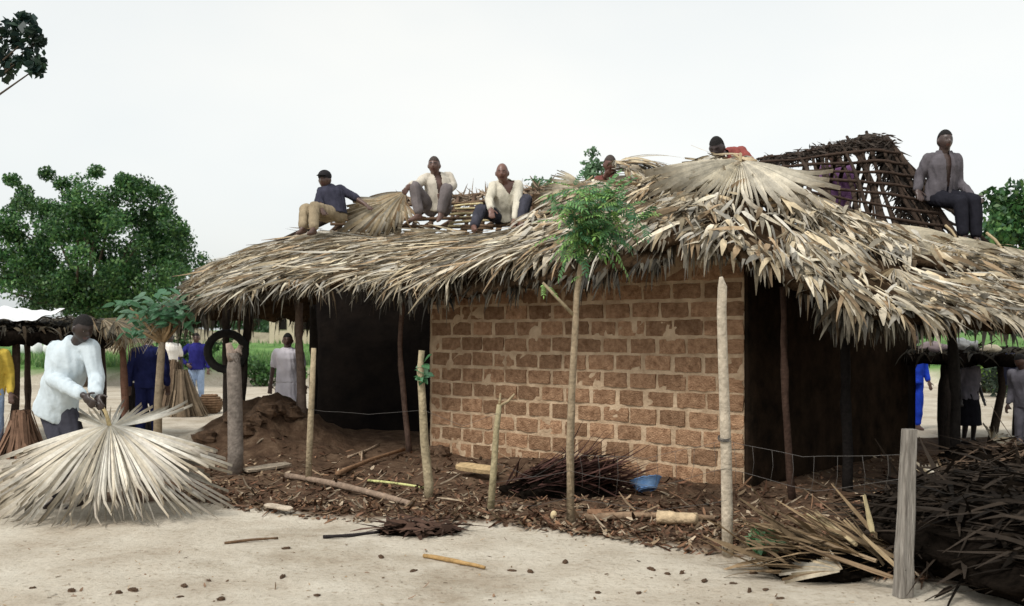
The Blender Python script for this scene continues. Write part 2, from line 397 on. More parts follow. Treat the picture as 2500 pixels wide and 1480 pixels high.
while z < TOP - .15:
    s = .02 + (.18 if row % 2 else .0)
    if row % 2: 
        pt = A + wd * .10 - wn * .0; 
        inst('brick', HALF[row % 3], Matrix.Translation(A + wd * .10 + wn * .006 + Vector((0, 0, z + .09))) @ frame(wd, Vector((0, 0, 1)), Vector((0, 0, 0))).to_3x3().to_4x4(), fw)
    while s < WL - .12:
        Lb = .362 + br.uniform(-.012, .012); rem = WL - .055 - s; sx_ = 1.0; me = BR[br.randrange(10)]
        if rem < .30: Lb = rem; me = HALF[br.randrange(3)]; sx_ = (rem - .015) / .15
        elif rem < .54: Lb = rem; sx_ = (rem - .02) / .335
        c_ = s + Lb / 2
        loc = A + wd * c_ + wn * br.uniform(.008, .016) + Vector((0, 0, z + .095 + br.uniform(-.005, .005) + .012 * nz3(s * .8, row * 3.0)))
        rot = Matrix.Rotation(br.uniform(-.018, .018), 4, wn)
        inst('brick', me, Matrix.Translation(loc) @ rot @ frame(wd, Vector((0, 0, 1)), Vector((0, 0, 0))) @ Matrix.Diagonal((sx_, 1, 1, 1)), fw)
        s += Lb
    z += .187; row += 1
# frame(wd, z): local x = wall direction, local y = z cross x ; the brick front is local -y
wall_box('side_wall', B + wn * .02, Cc, .046, -.1, 2.7, M['mud_side_shade'], -wd)
wall_box('back_wall', Cc, Vector((-1.15, 17.6, 0)), .26, -.1, 2.2, M['mud_shade'], Vector((-.5, -.85, 0)))
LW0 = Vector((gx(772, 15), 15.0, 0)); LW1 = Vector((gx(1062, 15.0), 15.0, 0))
wall_box('recessed_wall', LW0, LW1, .26, -.1, 2.5, M['mud_shade'], Vector((0, 1, 0)))
wall_box('inner_wall', A + sdv * .26 + wd * .02, LW1 + Vector((0, .02, 0)), .24, -.1, 2.5, M['mud_shade'], wd)
wall_box('end_wall', LW0 + Vector((.004, .262, 0)), Vector((gx(790, 17.4), 17.6, 0)), .24, -.1, 2.3, M['mud_shade'], Vector((1, 0, 0)))

# ------------------------------------------------------------------ roof surfaces
def surf(top, eave, zoff=0.0):
    T = [P(*p) for p in top]; E = [P(*p) for p in eave]; n = len(T) - 1
    def cr(a, u):
        x = u * n; i = min(int(x), n - 1); t = x - i
        p0 = a[max(i - 1, 0)]; p1 = a[i]; p2 = a[i + 1]; p3 = a[min(i + 2, n)]
        return .5 * ((2 * p1) + (p2 - p0) * t + (2 * p0 - 5 * p1 + 4 * p2 - p3) * t * t + (3 * p1 - p0 - 3 * p2 + p3) * t ** 3)
    def S(u, v):
        u = max(0, min(1, u)); a = cr(T, u); b = cr(E, u)
        p = a.lerp(b, v); p.z += zoff + .05 * math.sin(math.pi * max(0, min(1, v))) + .03 * nz3(p.x * 2.1, p.y * 2.1, 4); return p
    return S
def tang(S, u, v):
    e = .01
    du = S(min(1, u + e), v) - S(max(0, u - e), v); dv = S(u, v + e) - S(u, v - e)
    n = du.cross(dv).normalized()
    if n.z < 0: n = -n
    return du.normalized(), dv.normalized(), n
def slab(name, S, u0, u1, v0, v1, nu, nv, th, m, parent):
    mb = MB(); vs = []; 
    for j in range(nv + 1):
        for i in range(nu + 1):
            u = lerp(u0, u1, i / nu); v = lerp(v0, v1, j / nv)
            if j in (0, nv): v += .05 * nz3(u * 60, j * 7.7)
            p = S(u, v); vs.append(p + Vector((0, 0, .05 * nz3(p.x * 5, p.y * 5, 6))))
    o = len(vs); vs += [v_ - Vector((0, 0, th * (1 + .5 * nz3(v_.x * 6, v_.y * 6, 1)))) for v_ in vs]
    n1 = nu + 1; fs = []
    for j in range(nv):
        for i in range(nu):
            a = j * n1 + i; fs += [(a, a + n1, a + n1 + 1, a + 1), (o + a, o + a + 1, o + a + n1 + 1, o + a + n1)]
    for i in range(nu): t = nv * n1 + i; fs += [(i, i + 1, o + i + 1, o + i), (t, o + t, o + t + 1, t + 1)]
    for j in range(nv): a = j * n1; c_ = a + nu; fs += [(a, o + a, o + a + n1, a + n1), (c_, c_ + n1, o + c_ + n1, o + c_)]
    mb.add(vs, fs); return mb.build(name, m, parent)
S_left = surf([(452, 728, 12.9), (530, 640, 13.7), (700, 580, 14.0), (860, 560, 13.9), (1000, 563, 13.6), (1180, 568, 13.0), (1345, 545, 12.5)],
              [(446, 742, 12.6), (570, 700, 12.3), (720, 676, 12.1), (880, 672, 12.0), (1040, 668, 11.9), (1200, 630, 11.3), (1345, 600, 10.9)], -.08)
S_right = surf([(1300, 472, 12.9), (1420, 452, 12.5), (1560, 455, 11.9), (1690, 410, 11.3), (1810, 398, 10.8), (1990, 492, 10.7), (2200, 572, 10.8), (2360, 610, 11.1), (2500, 622, 11.5), (2720, 640, 12.1)],
               [(1300, 605, 11.0), (1400, 592, 10.6), (1510, 560, 10.1), (1650, 545, 9.4), (1780, 568, 9.1), (1950, 640, 8.85), (2130, 712, 8.6), (2310, 738, 8.8), (2480, 752, 9.3), (2720, 776, 9.9)], -.12)
roofL = slab('left_thatch', S_left, 0, 1, 0, 1, 60, 12, .09, M['straw_dark'], house)
roofL['label'] = 'low thatch slope over the recessed verandah'
roofR = slab('right_thatch', S_right, 0, 1, .42, 1, 64, 9, .10, M['straw_dark'], house)
roofR['label'] = 'lower thatch layer sagging over the corner'
roofU = slab('upper_thatch', lambda u, v: S_right(u, v) + Vector((0, 0, .08)), 0, 1, -.02, .42, 60, 7, .06, M['straw_dark'], house)
roofU['label'] = 'upper thatch layer lapped over the lower one'
S_old = surf([(930, 640, 12.7), (1100, 640, 12.4), (1350, 600, 11.3), (1500, 575, 10.6), (1640, 560, 10.0)], [(930, 710, 12.1), (1100, 718, 11.7), (1350, 676, 10.7), (1500, 652, 10.0), (1640, 618, 9.5)])
roofO = slab('old_thatch', S_old, 0, 1, 0, 1, 40, 5, .07, M['straw_dark'], house); roofO['label'] = 'dark old thatch showing under the new leaves above the brick wall'  # old thatch layer, brought down and darkened to shade the wall top
# back slopes seen from below / behind
S_back = surf([(500, 690, 14.6), (700, 600, 15.0), (900, 545, 15.6), (1100, 520, 15.6), (1330, 500, 15.2), (1600, 480, 14.6), (1900, 480, 14.6)],
              [(470, 768, 15.2), (560, 762, 16.0), (700, 768, 17.0), (850, 780, 17.6), (1100, 760, 18.2), (1500, 730, 18.2), (1900, 700, 18.0)])
roofB = slab('rear_thatch', S_back, 0, 1, .25, 1, 40, 8, .1, M['straw_dark'], house)
S_lend = surf([(452, 728, 12.9), (480, 700, 13.4), (520, 660, 14.0), (560, 650, 14.6)], [(440, 748, 12.7), (430, 748, 13.6), (440, 756, 14.6), (470, 768, 15.3)])
slab('hip_thatch', S_lend, 0, 1, 0, 1, 16, 5, .08, M['straw_dark'], house)

def kdir_left(u): return -1.75
def kdir_right(u): 
    return float(np.interp(u, [0, .25, .36, .45, .6, 1], [-1.1, -.9, -.45, .15, .9, 1.15]))
rr = random.Random(21)
WORN = [(2240, 612, 2360, 680), (1850, 562, 1940, 592), (2110, 640, 2170, 690), (1225, 570, 1285, 592), (1735, 430, 1885, 515)]
def worn(p):
    """gaps where the new leaves are missing and the old thatch shows"""
    x = 1250 + F * p.x / p.y; y = HOR - F * (p.z - CAMH) / p.y
    return any(a < x < c and b < y < d for a, b, c, d in WORN)
def lay_fronds(S, parent, n, v0, v1, kdir, lift=.03, meshes=FANS, name='palm_frond', u0=0, u1=1, s0=.75, s1=1.15, jit=.5):
    spots = []
    for i in range(n): spots.append((rr.random(), i))
    for i in range(n):
        u = lerp(u0, u1, (i * .618034 + rr.uniform(-.02, .02)) % 1); v = lerp(v1, v0, i / n) + rr.uniform(-.05, .05)
        du, dv, nn = tang(S, u, v); d = (dv + du * kdir(u) + du * rr.uniform(-jit, jit)).normalized()
        d = (d + nn * rr.uniform(.0, .10)).normalized()
        loc = S(u, v) + nn * (lift + .05 * i / n)
        if any(worn(loc + d * t_) for t_ in (0, .15, .3, .45, .6)): continue
        inst(name, meshes[rr.randrange(len(meshes))], frame(d, nn, loc, rr.uniform(s0, s1)), parent)
lay_fronds(S_left, roofL, 110, -.02, .62, kdir_left, s0=.5, s1=.8)
lay_fronds(S_right, roofR, 84, .50, .70, kdir_right, s0=.55, s1=.8)
lay_fronds(lambda u, v: S_right(u, v) + Vector((0, 0, .09)), roofU, 96, -.02, .20, kdir_right, s0=.55, s1=.85, u0=.13)
def loose(name, S, n, v0, v1, kdir, parent, lift=.05, dark=1, Lr=(.18, .5), wr=(.015, .06), grav=.25, u0=0, u1=1, jit=.7, label=None):
    mb = MB()
    for i in range(n):
        u = rr.uniform(u0, u1); v = rr.uniform(v0, v1); du, dv, nn = tang(S, u, v)
        if worn(S(u, v)) and rr.random() < .8: continue
        d = (dv + du * kdir(u) + du * rr.gauss(0, jit) + nn * rr.uniform(0, .35)).normalized()
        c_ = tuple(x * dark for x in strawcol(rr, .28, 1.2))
        L__ = rr.uniform(*Lr)
        if 'fringe' in name:
            q_ = nz3(u * 55, 2.5) + .6 * nz3(u * 140, 7.1)
            if q_ < -.22 and rr.random() < .75: continue
            L__ *= max(.45, .95 + 1.1 * q_)
        if worn(S(u, v) + d * L__) and rr.random() < .8: continue
        mb.strip(S(u, v) + nn * (lift * rr.uniform(.3, 1.5)), d, (nn + d.cross(nn) * rr.uniform(-.7, .7)).normalized(), L__, rr.uniform(*wr), curl=rr.uniform(-.5, .35), col=c_, grav=grav * rr.uniform(.2, 2), twist=rr.uniform(-1.2, 1.2), tipcol=tuple(x * .6 for x in c_))
    o = mb.build(name, M['straw'], parent, smooth=False); o['kind'] = 'stuff'; return o
loose('loose_leaf_strips', S_left, 2100, 0, .97, kdir_left, roofL, lift=.07, Lr=(.25, .8), wr=(.012, .045), jit=.5)
loose('loose_leaf_strips', S_right, 1200, .45, .97, kdir_right, roofR, lift=.08)
loose('loose_leaf_strips', lambda u, v: S_right(u, v) + Vector((0, 0, .09)), 1100, -.03, .40, kdir_right, roofU, lift=.08, u0=.07)
# eave fringes: strips that start at the edge and hang
loose('eave_fringe', S_left, 900, .9, 1.0, lambda u: -.9, roofL, lift=.03, Lr=(.12, .32), wr=(.015, .045), grav=.8)
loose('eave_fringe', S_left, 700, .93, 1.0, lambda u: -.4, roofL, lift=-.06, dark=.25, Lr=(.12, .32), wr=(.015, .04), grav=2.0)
loose('eave_fringe', S_right, 620, .9, 1.0, kdir_right, roofR, lift=.03, Lr=(.12, .34), wr=(.03, .085), grav=1.2)
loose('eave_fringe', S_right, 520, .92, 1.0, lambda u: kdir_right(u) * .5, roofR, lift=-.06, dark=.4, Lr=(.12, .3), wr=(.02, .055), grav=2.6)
loose('upper_fringe', lambda u, v: S_right(u, v) + Vector((0, 0, .08)), 700, .37, .45, kdir_right, roofU, lift=.02, Lr=(.14, .34), wr=(.02, .055), grav=1.3)
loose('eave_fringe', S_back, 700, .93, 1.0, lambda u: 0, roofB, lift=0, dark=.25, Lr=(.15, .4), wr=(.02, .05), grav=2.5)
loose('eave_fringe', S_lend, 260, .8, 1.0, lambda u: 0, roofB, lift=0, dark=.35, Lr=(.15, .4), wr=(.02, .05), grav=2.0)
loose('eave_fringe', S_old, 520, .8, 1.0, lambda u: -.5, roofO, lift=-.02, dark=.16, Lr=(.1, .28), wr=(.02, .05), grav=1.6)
# old brown thatch hanging under the low corner
S_under = surf([(1990, 735, 9.2), (2080, 750, 8.9), (2180, 760, 8.9), (2260, 762, 9.1), (2460, 770, 9.5)], [(2000, 770, 9.0), (2080, 790, 8.75), (2180, 795, 8.8), (2260, 780, 9.0), (2460, 785, 9.3)])
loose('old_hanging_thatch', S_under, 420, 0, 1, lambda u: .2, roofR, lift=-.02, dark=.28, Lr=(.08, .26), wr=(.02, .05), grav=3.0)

# roof poles: each rafter and purlin a part
def pole(mb, a, b, r0, r1=None, col=(.06, .042, .03), n=7, wob=.25, bend=.03, seg=6, rng=RNG):
    a = Vector(a); b = Vector(b); r1 = r0 if r1 is None else r1; pts = []; rs = []
    d = b - a; sx = Vector((rng.uniform(-1, 1), rng.uniform(-1, 1), rng.uniform(-1, 1))) * bend * d.length
    for i in range(seg + 1):
        t = i / seg; pts.append(a + d * t + sx * math.sin(math.pi * t) + Vector((nz3(a.x + t * 3, a.y, t * 4), nz3(a.z + t * 3, a.x, 5), 0)) * bend * .5)
        rs.append(lerp(r0, r1, t) * rng.uniform(.88, 1.12))
    mb.tube(pts, rs, n, col, wob, rng=rng); return mb
DK = (.040, .028, .021)
def rpole(name, a, b, r0, r1=None, col=DK, bend=.02):
    kc = rr.uniform(.6, 1.4); return pole(MB(), a, b, r0, r1, tuple(c_ * kc for c_ in col), bend=bend, rng=rr).build(name, M['bark'], house)
# right frame: ridge line and lower line
ridge = [(1845, 394, 12.3), (1920, 382, 12.35), (2000, 364, 12.4), (2060, 352, 12.4), (2120, 338, 12.4), (2172, 345, 12.4)]
lower = [(1845, 470, 11.0), (1930, 510, 10.85), (2020, 545, 10.8), (2130, 575, 10.85), (2220, 598, 10.95), (2340, 615, 11.25)]
def pl(a, t):
    x = t * (len(a) - 1); i = min(int(x), len(a) - 2); return P(*a[i]).lerp(P(*a[i + 1]), x - i)
for i in range(20):
    t = max(0, min(1, i / 19 + rr.uniform(-.015, .015))); top = pl(ridge, min(1, t * 1.02)); bot = pl(lower, min(1, t + .015))
    ext = (top - bot).normalized() * rr.uniform(.0, .16)
    rpole('rafter', bot + Vector((rr.uniform(-.08, .08), 0, -.12)), top + ext, rr.uniform(.02, .034), .018, bend=.045)
for j in range(9):
    f = (j + .35) / 9
    pts = [pl(ridge, t).lerp(pl(lower, t), f) + Vector((0, -.04, .03 + .02 * nz3(t * 6, j * 3.3))) for t in np.linspace(0, 1, 14)]
    mb = MB(); mb.tube(pts, [.017 * rr.uniform(.8, 1.2) for _ in pts], 6, (.055, .037, .028), .25); mb.build('purlin', M['bark'], house)
mb = MB(); mb.tube([P(*p) + Vector((0, 0, -.03)) for p in ridge], [.035, .05, .055, .06, .085, .075], 9, (.05, .038, .03), .5); mb.build('ridge_pole', M['bark'], house)
# bundle of dark old straw along the ridge
mb = MB()
for i in range(1300):
    t = rr.random(); k = .35 + .65 * t; p = pl(ridge, t) + Vector((rr.uniform(-.06, .06), rr.uniform(-.15, .1), rr.uniform(-.16, .05) * k))
    mb.strip(p, Vector((rr.uniform(-1, 1), rr.uniform(-.6, .2), rr.uniform(-.6, .12))), Vector((rr.uniform(-1, 1), -1, rr.uniform(-.5, 1))).normalized(), rr.uniform(.05, .14), .02, col=(lambda kk: (.6 * kk, .48 * kk, .4 * kk))(rr.uniform(.05, .15)), k=2)
o = mb.build('ridge_straw', M['straw'], house, smooth=False); o['kind'] = 'stuff'
# rear slope of the bare frame
for i in range(10):
    t = i / 9; top = pl(ridge, t); rpole('rafter', top + Vector((0, .05, -.02)), top + Vector((.15 + .3 * t, 2.6, -1.25)), .03, .025)
for j in range(4):
    f = (j + .8) / 5; pts = [pl(ridge, t) + Vector(((.15 + .3 * t) * f, 2.6 * f + .03, -1.25 * f)) for t in np.linspace(0, 1, 8)]
    mb = MB(); mb.tube(pts, .018, 6, (.07, .05, .04), .2); mb.build('purlin', M['bark'], house)
# hip rafters at the right end
for k, (a, b_) in enumerate([((2168, 342, 12.4), (2340, 592, 11.4)), ((2172, 350, 12.45), (2300, 560, 12.2)), ((2160, 350, 12.5), (2420, 610, 13.0))]):
    rpole('hip_rafter', P(*b_), P(*a), .045, .03)
for k in range(12):
    t = rr.uniform(.1, .95); rpole('stick', pl(lower, t).lerp(pl(ridge, t), rr.uniform(0, .4)) + Vector((0, .03, 0)), pl(ridge, min(1, t + rr.uniform(-.2, .2))).lerp(pl(lower, t), rr.uniform(.1, .4)) + Vector((0, .03, 0)), .014, .01, bend=.06)
for k in range(6):
    f = .25 + k * .13; a = P(2168, 342, 12.4).lerp(P(2340, 592, 11.4), f); b_ = P(2160, 350, 12.5).lerp(P(2420, 610, 13.0), f); rpole('purlin', a, b_, .018)
mb = MB()
for i in range(700):   # dark remains of old thatch at the hip
    f = rr.uniform(.0, .95); p = P(2160, 350, 12.45).lerp(P(2275, 560, 11.9), f) + Vector((rr.uniform(-.22, .12) * (.3 + f), rr.uniform(-.1, .1), rr.uniform(-.1, .04)))
    mb.strip(p, Vector((rr.uniform(-.6, 1), rr.uniform(-.4, .4), rr.uniform(-1, -.2))), Vector((rr.uniform(-1, 1), -1, .4)).normalized(), rr.uniform(.08, .26), .03, col=(lambda kk: (.6 * kk, .48 * kk, .4 * kk))(rr.uniform(.03, .11)), k=2)
o = mb.build('hip_straw', M['straw'], house, smooth=False); o['kind'] = 'stuff'
# left bare frame
ridgeL = [(860, 512, 14.7), (980, 488, 14.8), (1120, 486, 14.7), (1240, 474, 14.5), (1345, 462, 14.1)]
lowerL = [(800, 560, 13.9), (960, 572, 13.6), (1090, 572, 13.3), (1210, 575, 13.0), (1345, 552, 12.6)]
for i in range(13):
    t = i / 12; rpole('rafter', pl(lowerL, t) + Vector((0, 0, -.08)), pl(ridgeL, t) + Vector((0, 0, rr.uniform(.0, .06))), .035, .025, col=(.10, .065, .045))
for j in range(5):
    f = j / 4.6; pts = [pl(ridgeL, t).lerp(pl(lowerL, t), f) + Vector((0, -.03, .03 + .03 * nz3(t * 5, j * 3.3))) for t in np.linspace(0, 1, 12)]
    mb = MB(); mb.tube(pts, [.022 * rr.uniform(.8, 1.25) for _ in pts], 6, (.13, .085, .055), .2); mb.build('purlin', M['bark'], house)
for i in range(8):
    t = i / 7; top = pl(ridgeL, t); rpole('rafter', top, S_back(.28 + .3 * t, .3), .03, .025, col=(.10, .065, .045))
mb = MB()
for i in range(420):   # broken thatch standing along the left ridge
    t = rr.uniform(.25, 1); p = pl(ridgeL, t) + Vector((0, rr.uniform(-.1, .2), rr.uniform(-.1, .02)))
    mb.strip(p, Vector((rr.uniform(-1, 1), rr.uniform(-.5, .5), rr.uniform(-.1, .8))), Vector((rr.uniform(-.5, .5), -1, .3)).normalized(), rr.uniform(.08, .28), rr.uniform(.012, .03), col=(lambda kk: (.6 * kk, .46 * kk, .33 * kk))(rr.uniform(.2, .8)), k=3, curl=rr.uniform(-.6, .6))
o = mb.build('ridge_straw', M['straw'], house, smooth=False); o['kind'] = 'stuff'
for i in range(10):
    f = i / 9; a = lerp(1110, 1200, rr.random()); 
    rpole('stalk', P(1105 + rr.uniform(-15, 25), 496 + i * 7, 14.2 - .1 * i), P(1205 + rr.uniform(-30, 10), 494 + i * 7 + rr.uniform(-5, 5), 14.1 - .1 * i), .016, col=(.5, .42, .24) if i % 3 else (.12, .08, .05))
# left hip rafter with rough dark straw
rpole('hip_rafter', P(640, 612, 13.6), P(880, 505, 14.7), .05, .035)
# middle lattice behind the frond arch
for i in range(5):
    rpole('rafter', P(1540 + 24 * i, 480 - 3 * i, 11.95), P(1525 + 30 * i, 400 + 6 * i, 13.0), .03, .024)
for i in range(3):
    rpole('purlin', P(1510, 440 + 14 * i, 12.5 - .2 * i), P(1690, 420 + 20 * i, 12.3 - .2 * i), .02)

# named larger fronds laid on the roof
def set_frond(mesh, px, py, Y, aim, nrm, s, name='palm_frond', parent=house):
    return inst(name, mesh, frame((P(*aim) - P(px, py, Y)), Vector(nrm).normalized(), P(px, py, Y), s), parent)
capm_ = fan(random.Random(17), n=40, Rr=1.0, a0=-80, a1=80, joined=.45, droop=.13, curlr=1.0, pleat=.02, base=(.74, .69, .58), stem=.12).mesh('cap_frond'); capm_.materials.append(M['straw'])
set_frond(capm_, 1808, 390, 10.4, (1812, 535, 9.4), (0, -.6, .8), 1.1, 'peak_frond')
set_frond(BIGFAN[1], 1830, 408, 10.5, (1980, 530, 10.0), (.3, -.55, .8), .95)
set_frond(BIGFAN[2], 1780, 412, 10.5, (1640, 520, 10.2), (-.3, -.6, .8), .9)
set_frond(BIGFAN[1], 1425, 450, 12.2, (1300, 560, 12.0), (-.2, -.8, .7), .62)
set_frond(BIGFAN[2], 1440, 470, 12.0, (1360, 590, 11.5), (-.1, -.8, .7), .68)
set_frond(BIGFAN[0], 1640, 455, 11.7, (1500, 560, 11.2), (-.2, -.7, .75), 1.05)
set_frond(FANS[0], 990, 468, 13.75, (870, 570, 13.3), (-.35, -.7, .6), 1.05); set_frond(FANS[3], 980, 482, 13.7, (900, 575, 13.2), (-.3, -.7, .6), .9)
set_frond(FANS[5], 960, 492, 13.7, (830, 555, 13.5), (-.3, -.7, .7), 1.0)
set_frond(BIGFAN[2], 2330, 575, 11.0, (2440, 700, 10.0), (.25, -.6, .8), 1.0)
set_frond(BIGFAN[0], 2440, 600, 11.0, (2560, 720, 10.2), (.3, -.6, .8), 1.1)
set_frond(BIGFAN[1], 2290, 610, 10.4, (2200, 660, 10.1), (.1, -.7, .7), .5)
set_frond(FANS[2], 1345, 540, 12.4, (1290, 600, 12.0), (-.2, -.8, .7), .5)
for i in range(9):   # the arched tuft held up over the middle of the roof
    set_frond(FANS[i % 9], 1500 + 6 * i, 392 + 3 * i, 12.4 - .05 * i, (1640 + 4 * i, 415 + 12 * i, 12.0), (.35, -.3, .9), .62 + .04 * (i % 4))
set_frond(FANS[4], 1690, 425, 11.6, (1585, 425, 11.6), (-.1, -.5, .9), .5)
for i in range(5):
    set_frond(FANS_OLD[i % 4], 1650 + 12 * i, 425 + 6 * i, 11.7, (1600 + 10 * i, 460 + 8 * i, 11.6), (-.2, -.8, .6), .5)

for i in range(70):   # long leaves arching over from the tuft
    mb = MB(); t_ = rr.random(); c_ = strawcol(rr, .3, .95)
    mb.strip(P(1490 + 40 * t_ + rr.uniform(-6, 6), 402 - 14 * t_ + rr.uniform(-4, 26), 12.35 + rr.uniform(-.2, .2)), Vector((1, rr.uniform(-.35, .25), rr.uniform(.05, .35))), Vector((rr.uniform(-.3, .3), -.5, 1)).normalized(), rr.uniform(.45, .85), rr.uniform(.02, .05), k=6, col=c_, grav=rr.uniform(.5, 1.0), twist=rr.uniform(-.8, .8), tipcol=tuple(x * .5 for x in c_), tip=.2)
    mb.build('arched_leaf', M['straw'], house, smooth=False)
# verandah posts (parts of the house)
def post(p0, p1, r0, r1, col, label=None, bend=.02):
    p0 = Vector((p0.x, p0.y, gz(p0.x, p0.y) - .08)); o = pole(MB(), p0, p1, r0, r1, col, n=10, bend=bend, seg=8, rng=rr).build('post', M['bark'], house)
    if label: o['label'] = label
    return o
post(P(556, 1000, 13.9), P(552, 745, 13.9), .055, .045, (.05, .04, .033))
post(P(590, 1000, 13.7), P(614, 735, 13.7), .06, .05, (.04, .032, .027))
post(P(738, 1040, 13.3), P(731, 740, 13.3), .06, .05, (.17, .125, .10), 'greyish brown verandah post', .03)
post(P(762, 1040, 14.3), P(764, 745, 14.3), .06, .05, (.03, .025, .022))
post(P(1935, 1225, 9.35), P(1912, 700, 9.35), .035, .03, (.05, .03, .022))
post(P(2070, 1200, 9.6), P(2060, 730, 9.6), .05, .045, (.012, .01, .009))
post(P(2330, 1100, 10.2), P(2322, 780, 10.2), .05, .05, (.02, .017, .015))
post(P(1000, 1085, 13.0), P(985, 700, 13.0), .04, .03, (.13, .085, .065), 'reddish brown crooked verandah post', .05)

# ------------------------------------------------------------------ people
PEND = []     # raw meshes waiting for their voxel remesh
def fuse(name, mb, m, parent, voxel, smooth=3, post=None, world=True):
    o = mb.build(name, m, parent); 
    md = o.modifiers.new('r', 'REMESH'); md.mode = 'VOXEL'; md.voxel_size = voxel
    if smooth: sm = o.modifiers.new('s', 'SMOOTH'); sm.iterations = smooth; sm.factor = .5
    PEND.append((o, m, post)); return o
def cap(mb, a, ra, b, rb, n=12):
    a = Vector(a); b = Vector(b); d = b - a
    if d.length < 1e-4: d = Vector((0, 0, .001))
    dn = d.normalized(); pts = []; rs = []
    for t in (-1, -.8, -.45): pts.append(a + dn * ra * t); rs.append(ra * math.sqrt(max(.0004, 1 - t * t)))
    for t in (0, .5, 1): pts.append(a.lerp(b, t)); rs.append(lerp(ra, rb, t))
    for t in (.45, .8, 1): pts.append(b + dn * rb * t); rs.append(rb * math.sqrt(max(.0004, 1 - t * t)))
    mb.tube(pts, rs, n)
def person(label, J, face, shirt=None, legs=None, sc=1.0, voxel=.011, sleeve='long', skirt=None, opened=0, hair='hair', capm=None, back=False,
           skin=(.095, .052, .038), group=None, up=None, vneck=0, shoe=None, hem=.22, loosef=1.0, collar=True):
    g = {k: Vector(v) for k, v in J.items()}
    base = Vector((g['pel'].x, g['pel'].y, min(g['ana'].z, g['anb'].z) - .06 * sc))
    root = thing('person', base, label, 'person', group)
    k = sc; S_ax = (g['shb'] - g['sha']).normalized(); H_ax = (g['hpb'] - g['hpa']).normalized()
    T = g['neck'] - g['pel']; tu = T.normalized(); fwd = S_ax.cross(tu).normalized() * (-1 if back else 1)
    face = Vector(face).normalized(); hu = Vector(up).normalized() if up else Vector((0, 0, 1))
    hs = face.cross(hu).normalized(); hu = hs.cross(face).normalized(); hc = g['head'] - hu * .012 * sc
    def secs(rows, da=0, db=0):
        out = []
        for t, a, b_ in rows:
            ax = H_ax.lerp(S_ax, max(0, min(1, t))).normalized(); ax = (ax - tu * ax.dot(tu)).normalized(); fy = ax.cross(tu).normalized()
            c_ = g['pel'] + T * t
            if 0 < t < 1: c_ = c_ + fy * (-.02 if back else .02) * k * math.sin(math.pi * t)
            out.append((c_, ax * (a + da) * k, fy * (b_ + db) * k))
        return out
    rows = [(-.16, .08, .07), (-.05, .15, .11), (.1, .16, .115), (.38, .135, .10), (.7, .16, .115), (.88, .15, .10), (.98, .085, .07), (1.05, .06, .058)]
    mb = MB(); mb.loft(secs(rows), 18)
    cap(mb, g['neck'] - tu * .03 * k, .068 * k, hc - hu * .06 * k, .058 * k)
    for s_ in 'ab':
        sh, el, wr = g['sh' + s_], g['el' + s_], g['wr' + s_]
        cap(mb, g['neck'] - tu * .04 * k, .055 * k, sh, .055 * k); cap(mb, sh, .052 * k, el, .040 * k); cap(mb, el, .041 * k, wr, .027 * k)
        d = (g['hd' + s_] - wr).normalized() if 'hd' + s_ in g else (wr - el).normalized()
        side = d.cross(fwd).normalized() if abs(d.dot(fwd)) < .9 else d.cross(tu).normalized()
        pn = side.cross(d).normalized()
        mb.ell(wr + d * .045 * k, side * .042 * k, d * .055 * k, pn * .019 * k, 12, 8)
        for q, (o_, l_) in enumerate(((-.031, .062), (-.011, .072), (.010, .068), (.030, .052))):
            p = wr + d * .085 * k + side * o_ * k; dd = (d + side * o_ * 3).normalized()
            for t_ in range(3):
                p2 = p + dd * l_ * (.45, .32, .26)[t_] * k; cap(mb, p, .0098 * k, p2, .009 * k, 8); p = p2; dd = (dd + pn * -.38).normalized()
        p = wr + d * .03 * k + side * -.035 * k; dd = (d * .6 - side * .8 - pn * .3).normalized()
        for t_ in range(2): p2 = p + dd * .035 * k; cap(mb, p, .0115 * k, p2, .0105 * k, 8); p = p2; dd = (dd + d * .5).normalized()
        hp, kn, an = g['hp' + s_], g['kn' + s_], g['an' + s_]
        cap(mb, hp, .088 * k, kn, .06 * k); cap(mb, kn, .058 * k, kn.lerp(an, .4), .054 * k); cap(mb, kn.lerp(an, .4), .054 * k, an, .036 * k)
        toe = g['to' + s_] if 'to' + s_ in g else an + (fwd - Vector((0, 0, fwd.z))).normalized() * .17 * k - Vector((0, 0, .055 * k))
        fd = (toe - an); fdn = Vector((fd.x, fd.y, fd.z * .3)).normalized(); heel = an - Vector((0, 0, .04 * k)) - fdn * .035 * k
        ball = heel.lerp(toe, .7); cap(mb, an, .036 * k, heel, .033 * k); cap(mb, heel, .034 * k, ball, .034 * k); cap(mb, ball, .032 * k, toe, .02 * k); cap(mb, an, .034 * k, ball, .028 * k)
    def hf(p):
        x, y, z = p
        if z < 0: x *= 1 - .30 * z * z; y *= 1 - .10 * z * z
        if z < -.2 and y < 0: y *= 1 - .45 * (-.2 - z)
        def gs(cx, cz, sx, sz): return math.exp(-((x - cx) / sx) ** 2 - ((z - cz) / sz) ** 2)
        if y > 0:
            y += .24 * gs(0, -.14, .14, .17) + .10 * gs(0, -.27, .26, .08) + .06 * gs(0, .17, .55, .09)
            y -= .11 * (gs(.38, .03, .2, .11) + gs(-.38, .03, .2, .11))
            y += .12 * gs(0, -.45, .3, .07) + .11 * gs(0, -.56, .26, .07) - .05 * gs(0, -.505, .3, .025) + .08 * gs(0, -.8, .35, .15)
        return Vector((x, y, z))
    hx, hy, hz = hs * .080 * k, face * .100 * k, hu * .124 * k
    mb.ell(hc, hx, hy, hz, 40, 30, fn=hf)
    for sg in (-1, 1): mb.ell(hc + hx * sg * 1.02 - hy * .1 - hz * .08, hs * .012 * k, face * .022 * k + hs * sg * .008, hu * .032 * k, 10, 8)
